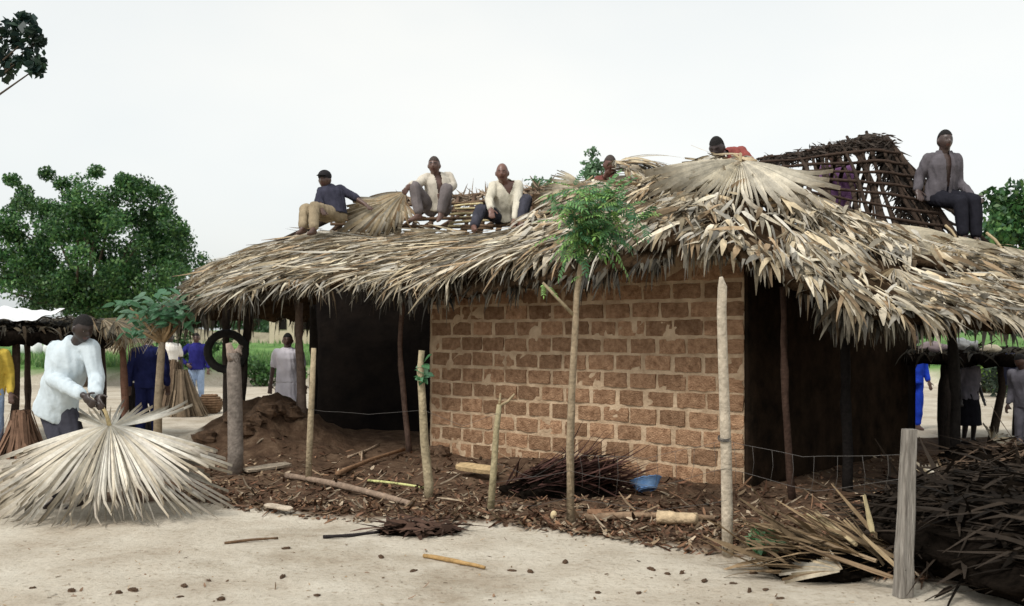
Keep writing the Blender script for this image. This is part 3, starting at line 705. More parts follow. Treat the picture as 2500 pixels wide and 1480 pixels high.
    def body_post(me):
        me_v = me.vertices; co = np.empty(len(me_v) * 3, dtype=np.float32); me_v.foreach_get('co', co); co = co.reshape(-1, 3)
        o = WM[body.name].translation; col = np.ones((len(co), 4), dtype=np.float32); col[:, :3] = skin
        rel = co + np.array(o) - np.array(hc); lx = rel @ np.array(hs) / (.080 * k); ly = rel @ np.array(face) / (.100 * k); lz = rel @ np.array(hu) / (.124 * k)
        lips = (ly > .5) & (np.abs(lx) < .36) & (np.abs(lz + .5) < .1); col[lips, :3] = (.075, .028, .022)
        brow = (ly > .5) & (np.abs(np.abs(lx) - .38) < .22) & (np.abs(lz - .2) < .05); col[brow, :3] = (.015, .011, .01)
        ca = me.color_attributes.new('Col', 'FLOAT_COLOR', 'POINT'); ca.data.foreach_set('color', col.ravel())
    body = fuse('body', mb, M['skin'], root, voxel, 2, body_post)
    for sg in (-1, 1):
        e = MB(); ec = hc + hx * .38 * sg + hy * .80 + hz * .03
        e.ell(ec, hs * .011 * k, face * .007 * k, hu * .0045 * k, 8, 6); eo = e.build('eye', M['eye'], root)
        e = MB(); e.ell(ec + face * .005 * k, hs * .006 * k, face * .005 * k, hu * .006 * k, 8, 6); e.build('iris', M['rubber'], eo)
    if hair:
        h = MB(); h.ell(hc, hx * 1.04, hy * 1.04, hz * 1.04, 72, 54, fn=hf)
        loc = []; 
        for v_ in h.v:
            r_ = v_ - hc; loc.append((r_.dot(hs) / (.080 * k), r_.dot(face) / (.100 * k), r_.dot(hu) / (.124 * k)))
        keep = [f for f in h.f if all(loc[i][2] > (.46 if loc[i][1] > .3 else .46 - (.3 - loc[i][1]) * .95) for i in f)]
        h.f = keep; used = sorted({i for f in keep for i in f}); mp_ = {i: j for j, i in enumerate(used)}
        h.v = [h.v[i] for i in used]; h.c = [(1, 1, 1)] * len(used); h.f = [tuple(mp_[i] for i in f) for f in keep]
        h.build('hair', M[hair], root)
    if capm:
        h = MB(); h.ell(hc + hz * .42, hx * 1.12, hy * 1.1, hz * .68, 24, 14); h.ell(hc + hz * .36 + hy * 1.15, hx * .85, hy * .55, hz * .09, 18, 8); h.build('cap', capm, root)
    def wr_noise(amp):
        def f(me):
            o = me.vertices; n = len(o); nr = np.empty(n * 3, dtype=np.float32); o.foreach_get('normal', nr); co = np.empty(n * 3, dtype=np.float32); o.foreach_get('co', co)
            nr = nr.reshape(-1, 3); co = co.reshape(-1, 3)
            d = np.array([noise.noise(Vector((c_[0] * 9, c_[1] * 9, c_[2] * 6))) + 1.0 * noise.noise(Vector((c_[0] * 24 + c_[2] * 5, c_[1] * 24 - c_[2] * 3, c_[2] * 5))) for c_ in co.tolist()])
            co = co + nr * (d * amp)[:, None]; o.foreach_set('co', co.astype(np.float32).ravel())
        return f
    if shirt:
        mb = MB(); lf = loosef
        rs = [(-hem, .175, .13), (-hem * .4, .175, .13), (.1, .165, .12), (.38, .152, .118), (.7, .168, .125), (.88, .155, .105), (.98, .088, .078), (1.07, .062, .06)]
        if skirt == 'dress': rs = rs[1:]
        mb.loft(secs(rs, .022 * lf, .026 * lf), 20)
        for s_ in 'ab':
            sh, el, wr = g['sh' + s_], g['el' + s_], g['wr' + s_]
            cap(mb, g['neck'] - tu * .05 * k, .06 * k, sh, .071 * k * lf ** .5)
            if sleeve == 'long': cap(mb, sh, .072 * k * lf, el, .06 * k * lf); cap(mb, el, .06 * k * lf, el.lerp(wr, .86), .046 * k * lf)
            elif sleeve == 'short': cap(mb, sh, .072 * k * lf, sh.lerp(el, .72), .066 * k * lf)
            elif sleeve == 'rolled': cap(mb, sh, .072 * k * lf, el, .06 * k * lf); cap(mb, el, .06 * k * lf, el.lerp(wr, .25), .055 * k * lf)
        def shirt_post(me, opened=opened, vneck=vneck, base_f=wr_noise(.012 * k)):
            base_f(me); o = WM[so_.name].translation
            bm = bmesh.new(); bm.from_mesh(me); dl = []
            for f in bm.faces:
                c_ = f.calc_center_median() + o - g['pel']; t = c_.dot(tu) / T.length; lx = c_.dot(S_ax); ly = c_.dot(fwd)
                if ly > .03:
                    if opened and abs(lx - .01) < opened * (.4 + .7 * t) * k and t < 1.1: dl.append(f)
                    elif vneck and t > 1 - vneck and abs(lx) < (t - (1 - vneck)) / vneck * .085 * k: dl.append(f)
                if t > 1.085 and f not in dl and (c_ - tu * c_.dot(tu)).length < .09 * k: dl.append(f)
            if dl: bmesh.ops.delete(bm, geom=dl, context='FACES')
            bm.to_mesh(me); bm.free()
        so_ = fuse('dress' if skirt == 'dress' else 'shirt', mb if skirt != 'dress' else mb, shirt, root, voxel * 1.15, 3, shirt_post)
        if skirt == 'dress':
            pass
    if legs:
        mb = MB()
        if skirt:
            kz = lerp(g['knа'].z if 'knа' in g else g['kna'].z, g['ana'].z, .35); zt = g['pel'].z + .12
            c0 = g['pel']; sec2 = []
            for q in range(6):
                t = q / 5; c_ = Vector((c0.x, c0.y, lerp(zt, kz, t))); sec2.append((c_, H_ax * lerp(.165, .25, t) * k, H_ax.cross(Vector((0, 0, 1))) * lerp(.13, .20, t) * k))
            mb.loft(sec2, 20)
        else:
            mb.loft(secs([(-.17, .09, .085), (-.05, .155, .118), (.1, .16, .118), (.2, .15, .112)], .014, .016), 18)
            for s_ in 'ab':
                hp, kn, an = g['hp' + s_], g['kn' + s_], g['an' + s_]
                cap(mb, hp, .104 * k, kn, .08 * k); cap(mb, kn, .08 * k, kn.lerp(an, .86), .066 * k)
        fuse('skirt' if skirt else 'trousers', mb, legs, root, voxel * 1.15, 3, wr_noise(.010 * k))
    return root
def pj(Y0, head, neck, sha, shb, ela, elb, wra, wrb, pel, kna, knb, ana, anb, hw=.085, hax=(1, 0, 0), **extra):
    """joints from picture positions (px, py, depth offset in metres)"""
    q = lambda t: P(t[0], t[1], Y0 + (t[2] if len(t) > 2 else 0))
    J = dict(head=q(head), neck=q(neck), sha=q(sha), shb=q(shb), ela=q(ela), elb=q(elb), wra=q(wra), wrb=q(wrb), pel=q(pel), kna=q(kna), knb=q(knb), ana=q(ana), anb=q(anb))
    h = Vector(hax).normalized() * hw; J['hpa'] = J['pel'] - h + Vector((0, 0, -.03)); J['hpb'] = J['pel'] + h + Vector((0, 0, -.03))
    for k_, v_ in extra.items(): J[k_] = q(v_)
    return J
def stand(px, Y, h=1.65, yaw=0, arms=None, lean=0):
    """upright figure; yaw 0 faces the camera"""
    x = gx(px, Y); z0 = gz(x, Y); k = h / 1.7; Rm = Matrix.Rotation(yaw, 3, 'Z')
    q = lambda a, b_, c_: Vector((x, Y, z0)) + Rm @ Vector((a * k, b_ * k, c_ * k))
    J = dict(head=q(0, -.03 - lean * .3, 1.575), neck=q(0, -lean * .2, 1.42), sha=q(-.185, -lean * .2, 1.36), shb=q(.185, -lean * .2, 1.36), pel=q(0, 0, .92), hpa=q(-.085, 0, .89), hpb=q(.085, 0, .89),
             kna=q(-.10, -.03, .49), knb=q(.10, -.03, .49), ana=q(-.11, .02, .085), anb=q(.11, .02, .085), ela=q(-.25, .03, 1.09), elb=q(.25, .03, 1.09), wra=q(-.27, -.06, .84), wrb=q(.27, -.06, .84))
    for k_, v_ in (arms or {}).items(): J[k_] = q(*v_)
    return J, k
K_khaki = cloth('khaki_cotton', (.30, .24, .16)); K_navy = cloth('dark_navy_shirt', (.045, .045, .065)); K_cream = cloth('cream_shirt', (.60, .56, .46), .09)
K_pale = cloth('pale_beige_shirt', (.55, .50, .42), .1); K_dgrey = cloth('charcoal_trousers', (.055, .055, .07)); K_gbrown = cloth('grey_brown_trousers', (.16, .14, .14))
K_red = cloth('faded_red_shirt', (.26, .075, .065)); K_grey = cloth('worn_grey_shirt', (.11, .10, .11), .25); K_black = cloth('black_trousers', (.018, .018, .024))
K_wblue = cloth('pale_blue_shirt', (.54, .61, .65), .07); K_royal = cloth('royal_blue_shirt', (.025, .025, .15)); K_lav = cloth('lavender_dress', (.80, .76, .82), .06)
K_yel = cloth('yellow_shirt', (.60, .44, .08)); K_jean = cloth('light_blue_jeans', (.32, .42, .60)); K_white = cloth('white_shirt', (.72, .68, .62), .15); K_navy2 = cloth('navy_cloth', (.02, .025, .09))
K_purple = cloth('purple_shirt', (.13, .065, .14)); K_maroon = cloth('maroon_cloth', (.16, .06, .05)); K_greysh = cloth('mid_grey_shirt', (.25, .24, .28)); K_blue = cloth('bright_blue', (.02, .06, .5)); K_capm = cloth('dark_cap', (.03, .028, .03))

# roof, left to right
person('man in dark navy shirt, khaki trousers and cap leaning back on one arm', pj(13.5, (793, 437, .05), (803, 459, .12), (786, 468, .02), (829, 463, .22), (779, 492, -.12), (862, 480, .2), (786, 510, -.3), (893, 500, .05), (815, 522, .0), (745, 512, -.22), (768, 507, -.32), (739, 558, -.42), (765, 560, -.55), hax=(.9, .4, 0), hdb=(905, 510, -.05), toa=(725, 570, -.5), tob=(752, 571, -.68)),
       (-.25, -1, 0), K_navy, K_khaki, sc=.97, voxel=.009, sleeve='rolled', capm=K_capm, hem=.12)
person('man in open pale shirt with forearm hung over his raised knee', pj(13.4, (1060, 402, -.1), (1067, 427, -.02), (1044, 434, -.04), (1096, 431, .06), (1019, 451, -.2), (1105, 453, .02), (1001, 452, -.34), (1082, 472, -.24), (1068, 506, .0), (1012, 457, -.3), (1090, 461, -.4), (1022, 524, -.32), (1076, 520, -.42), hda=(988, 468, -.38), toa=(998, 538, -.42), tob=(1068, 540, -.52)),
       (-.1, -1, -.02), K_pale, K_gbrown, sc=.95, voxel=.009, opened=.045, hair='hair_grey', skin=(.12, .066, .05), hem=.15)
person('man in cream long sleeved shirt bending forward over the thatch', pj(13.1, (1226, 420, -.22), (1232, 444, -.12), (1206, 455, -.14), (1264, 452, -.1), (1195, 486, -.2), (1264, 497, -.22), (1198, 510, -.35), (1256, 538, -.4), (1240, 526, .05), (1174, 512, -.25), (1285, 489, -.28), (1157, 553, -.45), (1272, 543, -.5), hda=(1200, 522, -.4)),
       (-.08, -1, -.08), K_cream, K_dgrey, sc=.97, voxel=.009, vneck=.3, hair=None, skin=(.16, .08, .06), hem=.12)
person('man in maroon clothes half hidden behind the frond arch on the roof', pj(12.7, (1489, 400, 0), (1484, 432, .06), (1462, 442, .05), (1507, 442, .05), (1455, 470, -.05), (1515, 465, -.1), (1475, 440, -.2), (1500, 425, -.25), (1482, 510, .1), (1460, 500, -.3), (1505, 500, -.3), (1455, 560, -.2), (1505, 560, -.2)),
       (.2, -1, -.2), K_maroon, K_dgrey, sc=.95, hair='hair_grey', skin=(.12, .055, .04))
person('person crouching low behind the leafy crown of the sapling', pj(12.5, (1398, 490, -.2), (1420, 500, -.05), (1410, 508, -.12), (1440, 500, .05), (1405, 535, -.2), (1450, 535, -.1), (1400, 555, -.35), (1440, 560, -.3), (1470, 545, .1), (1430, 535, -.25), (1470, 525, -.3), (1430, 590, -.2), (1475, 590, -.2)),
       (-.5, -.8, -.3), K_maroon, K_dgrey, sc=.85, hair='hair', skin=(.11, .06, .05))
person('man in faded red shirt stooping behind the big palm frond', pj(11.5, (1750, 358, -.25), (1768, 383, -.08), (1752, 392, -.14), (1808, 372, .0), (1752, 425, -.25), (1832, 398, -.12), (1775, 432, -.4), (1828, 426, -.4), (1815, 432, .35), (1790, 460, .1), (1840, 460, .1), (1800, 520, .35), (1845, 520, .35)),
       (-.45, -.75, -.5), K_red, K_dgrey, sc=1.0, voxel=.009, hair='hair', skin=(.05, .035, .035), hem=.1)
person('person in purple shirt standing inside the bare roof frame', pj(13.1, (2038, 380, .1), (2040, 404, .1), (2008, 415, .1), (2072, 415, .1), (2004, 458, .1), (2078, 458, .1), (2015, 490, -.1), (2070, 495, -.05), (2042, 500, .1), (2030, 575, .05), (2058, 575, .05), (2028, 650, .1), (2060, 650, .1)),
       (0, -1, 0), K_purple, K_dgrey, sc=.95, hair='hair')
person('young man in worn grey open shirt and black trousers sitting on the roof edge', pj(11.6, (2307, 341, -.05), (2304, 375, .0), (2266, 389, .0), (2334, 388, .02), (2246, 432, .06), (2340, 444, .04), (2240, 464, .0), (2374, 480, -.22), (2296, 476, .05), (2345, 494, -.3), (2380, 490, -.28), (2352, 578, -.32), (2384, 582, -.3), hdb=(2392, 490, -.32), hda=(2246, 480, -.05), toa=(2362, 607, -.5), tob=(2402, 606, -.45)),
       (.12, -1, 0), K_grey, K_black, sc=.98, voxel=.008, opened=.03, hair='hair', skin=(.065, .042, .036), hem=.16)
# ground
person('man in pale blue long sleeved shirt bending to hold the palm fan', pj(9.05, (203, 799, -.12), (186, 840, .0), (137, 853, .02), (222, 850, -.06), (130, 925, -.06), (234, 920, -.12), (205, 966, -.32), (236, 964, -.3), (140, 985, .12), (152, 1110, .0), (190, 1112, .05), (140, 1216, .1), (190, 1222, .15), hda=(225, 988, -.38), hdb=(243, 990, -.36), hax=(.95, -.3, 0)),
       (.75, -.6, -.35), K_wblue, K_dgrey, sc=1.0, voxel=.008, loosef=1.22, vneck=.32, skin=(.028, .017, .014), hair='hair', hem=.2)
J, k = stand(-26, 13.0, 1.62, .3); person('person in yellow shirt and light blue jeans beside the shelter post', J, (.3, -1, 0), K_yel, K_jean, sc=k, voxel=.012)
J, k = stand(362, 14.6, 1.62, math.pi + .3); person('person in dark navy clothes standing behind the small leafy tree', J, (-.3, 1, 0), K_navy2, K_navy2, sc=k, voxel=.012, back=False)
J, k = stand(415, 22.0, 1.6, .5, dict(wra=(-.45, -.25, 1.05), ela=(-.32, -.1, 1.1))); person('boy in white shirt reaching out behind the thatch bundle', J, (.7, -.7, 0), K_white, K_dgrey, sc=k, voxel=.012, sleeve='short', skin=(.02, .014, .012))
J, k = stand(480, 22.6, 1.58, .15, dict(ela=(-.42, .02, 1.13), wra=(-.2, -.12, .95))); person('boy in royal blue shirt with hand on hip', J, (.15, -1, 0), K_royal, K_jean, sc=k, voxel=.012)
J, k = stand(703, 15.4, 1.56, .1); person('woman in pale lavender dress standing by the earth mound', J, (.1, -1, 0), K_lav, K_lav, sc=k, voxel=.012, sleeve='short', skirt='dress')
J, k = stand(2366, 13.8, 1.26, .4); person('child in grey shirt and black skirt standing in the far shelter', J, (.6, .6, 0), K_greysh, K_black, sc=k, voxel=.012, sleeve='short', skirt='skirt', skin=(.02, .014, .012))
J, k = stand(2228, 16.5, 1.6, .2); person('person in bright blue robe at the rear corner of the house', J, (.2, -1, 0), K_blue, K_blue, sc=k, voxel=.014)
J, k = stand(2505, 12.4, 1.25, -.9, lean=.6); person('child in pale grey cloth bending beside the far shelter', J, (-.8, -.4, -.3), K_greysh, K_greysh, sc=k, voxel=.014)
bpy.context.view_layer.update(); dg = bpy.context.evaluated_depsgraph_get(); fused = []
for o, m, pf in PEND: fused.append(bpy.data.meshes.new_from_object(o.evaluated_get(dg)))
for (o, m, pf), me in zip(PEND, fused):
    old = o.data; o.modifiers.clear(); me.name = o.name; o.data = me; bpy.data.meshes.remove(old)
    for a_ in list(me.color_attributes): me.color_attributes.remove(a_)
    if not me.materials: me.materials.append(m)
    if pf: pf(me)
    me.polygons.foreach_set('use_smooth', [True] * len(me.polygons))

# ------------------------------------------------------------------ trees and plants
def leaves_mesh(name, centres, radii, per, size, cols, rng, flat=.6):
    """many small folded leaves in clumps"""
    n = len(centres) * per; g = np.random.default_rng(rng)
    c = np.repeat(np.array(centres), per, 0); r = np.repeat(np.array(radii), per)
    d = g.normal(size=(n, 3)); d /= np.linalg.norm(d, axis=1)[:, None]
    p = c + d * (r * g.random(n) ** .45)[:, None] * np.array([1, 1, .8])
    a = g.normal(size=(n, 3)); a[:, 2] -= .5; a /= np.linalg.norm(a, axis=1)[:, None]
    nn = g.normal(size=(n, 3)) + np.array([0, 0, 1.2]); b_ = np.cross(nn, a); b_ /= np.linalg.norm(b_, axis=1)[:, None] + 1e-6
    s = size * g.uniform(.6, 1.3, n); up = np.cross(a, b_)
    v = np.empty((n, 4, 3)); v[:, 0] = p - a * s[:, None] * .5; v[:, 1] = p + b_ * s[:, None] * .3 + up * s[:, None] * .1; v[:, 2] = p + a * s[:, None] * .5; v[:, 3] = p - b_ * s[:, None] * .3 + up * s[:, None] * .1
    me = bpy.data.meshes.new(name); me.vertices.add(n * 4); me.loops.add(n * 4); me.polygons.add(n)
    o = v.reshape(-1, 3).mean(0); me.vertices.foreach_set('co', (v.reshape(-1, 3) - o).astype(np.float32).ravel())
    me.loops.foreach_set('vertex_index', np.arange(n * 4, dtype=np.int32)); me.polygons.foreach_set('loop_start', np.arange(0, n * 4, 4, dtype=np.int32)); me.polygons.foreach_set('loop_total', np.full(n, 4, dtype=np.int32))
    me.update(calc_edges=True)
    cl = np.array(cols)[g.integers(0, len(cols), n)] * g.uniform(.8, 1.2, n)[:, None]
    clump = np.repeat(g.uniform(.65, 1.3, len(centres)), per); cl = cl * clump[:, None]
    full = np.ones((n * 4, 4), dtype=np.float32); full[:, :3] = np.repeat(cl, 4, 0)
    ca = me.color_attributes.new('Col', 'FLOAT_COLOR', 'POINT'); ca.data.foreach_set('color', full.ravel())
    me.materials.append(M['leaf']); return me, Vector(o)
GREENS = [(.045, .12, .035), (.065, .165, .045), (.03, .085, .035), (.11, .21, .06)]
def tree(label, base, height, crown_c, crown_r, nclump, per, size, cols, seed, clump_r=(.35, .6), extra=(), trunk_r=.18, hollow=.35, group=None, name='broadleaf_tree', keepf=None):
    rg = random.Random(seed); base = Vector(base); root = thing(name, base, label, 'tree', group); cc = Vector(crown_c); cr_ = Vector(crown_r)
    cen = []; rad = []; tries = 0
    while len(cen) < nclump and tries < 6000:
        tries += 1; d = Vector((rg.gauss(0, 1), rg.gauss(0, 1), rg.gauss(0, 1))).normalized(); q = rg.uniform(hollow, 1.0) ** .6
        p = cc + Vector((d.x * cr_.x, d.y * cr_.y, d.z * cr_.z)) * q * (1 + .22 * nz3(d.x * 2 + seed, d.y * 2, d.z * 2))
        if keepf and not keepf(p): continue
        cen.append(tuple(p)); rad.append(rg.uniform(*clump_r))
    for e, r_ in extra: cen.append(tuple(e)); rad.append(r_)
    me, o = leaves_mesh('crown', cen, rad, per, size, cols, seed); inst('crown', me, Matrix.Translation(o), root)
    mb = MB(); fork = base.lerp(cc, .55); fork.x = lerp(base.x, cc.x, .3)
    mb.tube([base - Vector((0, 0, .2)), base.lerp(fork, .5) + Vector((rg.uniform(-.1, .1), 0, 0)), fork], [trunk_r * 1.25, trunk_r, trunk_r * .8], 10, (.10, .075, .055), .15)
    mb.build('trunk', M['bark'], root)
    mb = MB()
    for i in range(0, len(cen), max(1, len(cen) // 26)):
        c_ = Vector(cen[i]); mid = fork.lerp(c_, .5) + Vector((rg.uniform(-.2, .2), rg.uniform(-.2, .2), rg.uniform(-.1, .3))) * (crown_r[0] * .25)
        mb.tube([fork, mid, c_], [trunk_r * .42, trunk_r * .22, trunk_r * .07], 5, (.09, .07, .05))
    mb.build('limbs', M['bark'], root); return root
T0 = P(215, 600, 30)
tree('large dark green broadleaf tree rising behind the left shelter', (T0.x, 30, 0), 6.5, P(225, 615, 30), (3.0, 2.4, 2.15), 190, 330, .11, GREENS, 5, (.26, .56),
     extra=[(P(*q), .28) for q in [(235, 420, 30), (115, 425, 30), (300, 440, 30), (375, 470, 29.5), (30, 440, 30), (400, 520, 29.5), (440, 560, 29), (150, 450, 30), (60, 470, 30)]] + [(P(*q), .5) for q in [(30, 700, 29), (90, 740, 29), (150, 745, 29), (230, 750, 29), (320, 740, 29), (400, 720, 28.5), (430, 670, 28.5), (20, 640, 29), (-20, 560, 30), (-30, 700, 30), (60, 690, 29), (120, 700, 28.8), (190, 710, 28.8), (260, 705, 28.8), (340, 700, 28.8), (385, 680, 28.6), (180, 660, 28.6), (280, 660, 28.6), (100, 640, 28.8)]])
tree('tree with leafy branch reaching in high over the clearing', (-7.6, 10.5, 0), 5, P(-260, 60, 10.6), (.95, 1.0, 1.1), 60, 30, .13, [(.015, .035, .03), (.025, .05, .03)], 8, (.16, .3), trunk_r=.09,
     extra=[(P(*q), .15) for q in [(20, 75, 10.6), (55, 62, 10.6), (78, 85, 10.5), (40, 105, 10.6), (75, 125, 10.5), (80, 160, 10.5), (10, 140, 10.6), (15, 170, 10.6), (-20, 110, 10.6), (-60, 90, 10.6)]] + [(P(*q), .06) for q in [(92, 100, 10.5), (60, 45, 10.5), (88, 168, 10.5), (45, 150, 10.5)]], keepf=lambda p: 1250 + F * p.x / p.y < -25)
tree('dark green tree rising beyond the right end of the roof', (gx(2600, 20), 20, 0), 6, P(2585, 585, 20), (1.45, 1.4, 1.5), 90, 130, .15, GREENS, 9, (.25, .42))
tree('pale green treetop showing over the ridge behind the cream shirt', (gx(1350, 32), 32, 0), 6, P(1345, 495, 32), (1.3, .9, .75), 40, 70, .15, [(.10, .19, .09), (.14, .24, .13)], 10, (.2, .36), trunk_r=.12)
tree('feathery treetop standing over the middle of the roof', (gx(1455, 26), 26, 0), 6, P(1452, 425, 26), (.30, .3, .55), 14, 40, .13, [(.10, .19, .09), (.14, .24, .13)], 12, (.13, .24), trunk_r=.07)
for i in range(13):
    px = 300 + i * 62 + RNG.uniform(-12, 12) if i < 8 else 2150 + (i - 8) * 90; Y = RNG.uniform(95, 125)
    tree('bushy green tree in the far line beyond the field', (gx(px, Y), Y, gz(gx(px, Y), Y)), 5, (gx(px, Y), Y, RNG.uniform(2.6, 3.4)), (RNG.uniform(1.8, 2.8), 1.6, RNG.uniform(1.2, 1.7)), 26, 60, .5, [(.06, .13, .06), (.09, .17, .08), (.12, .2, .12)], 40 + i, (.5, .9), trunk_r=.15, group='trees in the far line beyond the field')
def shrub(label, c, r, n, per, size, cols, seed, group=None, cr=(.1, .2)):
    rg = random.Random(seed); c = Vector(c); root = thing('shrub', (c.x, c.y, gz(c.x, c.y)), label, 'shrub', group); z0 = gz(c.x, c.y)
    cen = [(c.x + rg.gauss(0, .45) * r[0], c.y + rg.gauss(0, .4) * r[1], z0 + rg.uniform(.1, 1) * r[2]) for _ in range(n)]
    me, o = leaves_mesh('foliage', cen, [rg.uniform(*cr) for _ in cen], per, size, cols, seed); inst('foliage', me, Matrix.Translation(o), root)
    mb = MB()
    for q in cen[:10]: mb.tube([(c.x, c.y, z0 - .05), (lerp(c.x, q[0], .6), lerp(c.y, q[1], .6), lerp(z0, q[2], .5)), q], [.015, .011, .005], 5, (.1, .08, .05))
    mb.build('stems', M['bark'], root)
    return root
G2 = [(.07, .16, .045), (.10, .22, .06), (.05, .12, .04)]
shrub('low green shrub on the field bank beside the lavender dress', (gx(650, 30.2), 30.2, 0), (1.2, .6, .75), 26, 60, .14, G2, 61, cr=(.2, .35))
shrub('bright green bush behind the royal blue shirt', (gx(440, 34), 34, 0), (1.2, .6, 1.0), 26, 60, .14, G2, 62, cr=(.2, .35))
shrub('yellow-green bush seen through the far shelter', (gx(2405, 27), 27, 0), (1.1, .7, .85), 34, 60, .14, [(.16, .27, .05), (.2, .32, .08)], 63, cr=(.25, .4))  # leaves yellower and brighter than the other shrubs
shrub('dark bush in the far corner beyond the right shelter', (gx(2480, 25), 25, 0), (1.2, .7, .9), 24, 60, .14, [(.03, .05, .03)], 64, cr=(.25, .4))
shrub('small green weed growing by the fallen fronds', (gx(1865, 7.05), 7.05, 0), (.14, .10, .16), 18, 22, .055, [(.05, .15, .06), (.10, .22, .10)], 65, cr=(.03, .06))
# grass on the field, one mass
g = np.random.default_rng(4); mb = MB(); rg = random.Random(77)
for i in range(15000):
    Y = 31.3 + 26 * rg.random() ** 2.2; px = rg.uniform(-60, 800) if rg.random() < .8 else rg.uniform(2150, 2560); x = gx(px, Y)
    if Y < 31.8 + 1.2 * nz3(x * .15, 0, 5): continue
    z = gz(x, Y); h = rg.uniform(.12, .34); a = rg.uniform(0, 6.28); wv = .03
    c_ = rg.choice([(.11, .23, .06), (.16, .29, .09), (.07, .16, .05), (.22, .31, .12)])
    mb.add([Vector((x - wv * math.cos(a), Y - wv * math.sin(a), z)), Vector((x + wv * math.cos(a), Y + wv * math.sin(a), z)), Vector((x + rg.uniform(-.1, .1), Y + rg.uniform(-.1, .1), z + h))], [(0, 1, 2)], c_)
o = mb.build('grass', M['leaf'], None, smooth=False); tag(o, 'short green grass covering the field beyond the yard', 'grass', kind='stuff')

# the sapling with compound leaves
def compound_leaf(rng, L_=.30, n=8, ll=.055, col=(.06, .16, .06)):
    mb = MB(); pts = [Vector((L_ * t, 0, -.25 * L_ * t * t)) for t in np.linspace(0, 1, 6)]; mb.tube(pts, [.003, .0028, .0024, .002, .0016, .001], 4, (.12, .2, .06))
    for i in range(n):
        t = (i + 1) / n; p = Vector((L_ * t, 0, -.25 * L_ * t * t))
        for sg in ((-1, 1) if i < n - 1 else (0,)):
            d = Vector((.55, sg * .9, -.15 + rng.uniform(-.3, .2))) if sg else Vector((1, 0, -.5))
            k_ = rng.uniform(.7, 1.3); c_ = tuple(x * k_ for x in col); mb.strip(p, d, Vector((rng.uniform(-.3, .3), 0, 1)).normalized(), ll * rng.uniform(.8, 1.2), ll * .42, curl=-.4, k=2, col=c_, tip=.2)
    me = mb.mesh('compound_leaf'); me.materials.append(M['leaf']); return me
sr = random.Random(5)
CL = [compound_leaf(sr, sr.uniform(.24, .34), sr.randint(7, 9), .062, c_) for c_ in [(.085, .20, .07), (.12, .27, .08), (.20, .36, .09), (.05, .14, .06)]]
SY = 8.04
sap = thing('sapling', (gx(1393, SY), SY, 0), 'slender sapling with feathery green crown growing before the brick wall', 'sapling')
tp = [(1393, 1300), (1392, 1100), (1396, 960), (1405, 800), (1408, 720), (1416, 660), (1422, 610), (1435, 540)]
mb = MB(); mb.tube([P(a, b_, SY) for a, b_ in tp], [.036, .032, .029, .026, .024, .022, .018, .010], 9, (.27, .21, .14), .15); mb.build('trunk', M['bark'], sap)
mb = MB(); mb.tube([P(1399, 768, SY), P(1372, 740, SY - .02), P(1325, 690, SY - .05)], [.016, .014, .010], 7, (.27, .22, .14), .1); mb.build('branch', M['bark'], sap)
mb = MB(); tips = []
for i in range(26):
    a = P(lerp(1416, 1432, sr.random()), lerp(640, 545, sr.random()), SY); b_ = P(sr.gauss(1444, 38), sr.gauss(530, 34), SY + sr.uniform(-.25, .25)); tips.append(b_)
    mb.tube([a, a.lerp(b_, .5) + Vector((0, 0, .04)), b_], [.010, .008, .004], 5, (.2, .2, .1))
mb.build('twigs', M['bark'], sap)
def leaf_at(p, d=None):
    d = d or Vector((sr.uniform(-1, 1), sr.uniform(-1, .6), sr.uniform(-.55, .6))).normalized(); n_ = Vector((sr.uniform(-.4, .4), sr.uniform(-.8, 0), 1)).normalized()
    inst('compound_leaf', CL[sr.randrange(4)], frame(d, n_, p, sr.uniform(.5, .78)), sap)
for i in range(270):
    q = tips[i % len(tips)] if i % 4 else P(1432, 570, SY)
    p = q + Vector((sr.gauss(0, .06), sr.gauss(0, .08), sr.gauss(0, .05))); leaf_at(p)
for q in [(1525, 505), (1505, 470), (1480, 460), (1375, 540), (1365, 570), (1375, 600), (1490, 600), (1500, 620), (1395, 610), (1520, 530), (1400, 520)]: leaf_at(P(*q, SY), (P(*q, SY) - P(1435, 555, SY)).normalized())
for q in [(1326, 692), (1334, 697), (1428, 665)]:
    inst('compound_leaf', CL[2], frame(Vector((sr.uniform(-.8, .8), -.3, -.3)), Vector((0, -.5, 1)).normalized(), P(*q, SY), .4), sap)

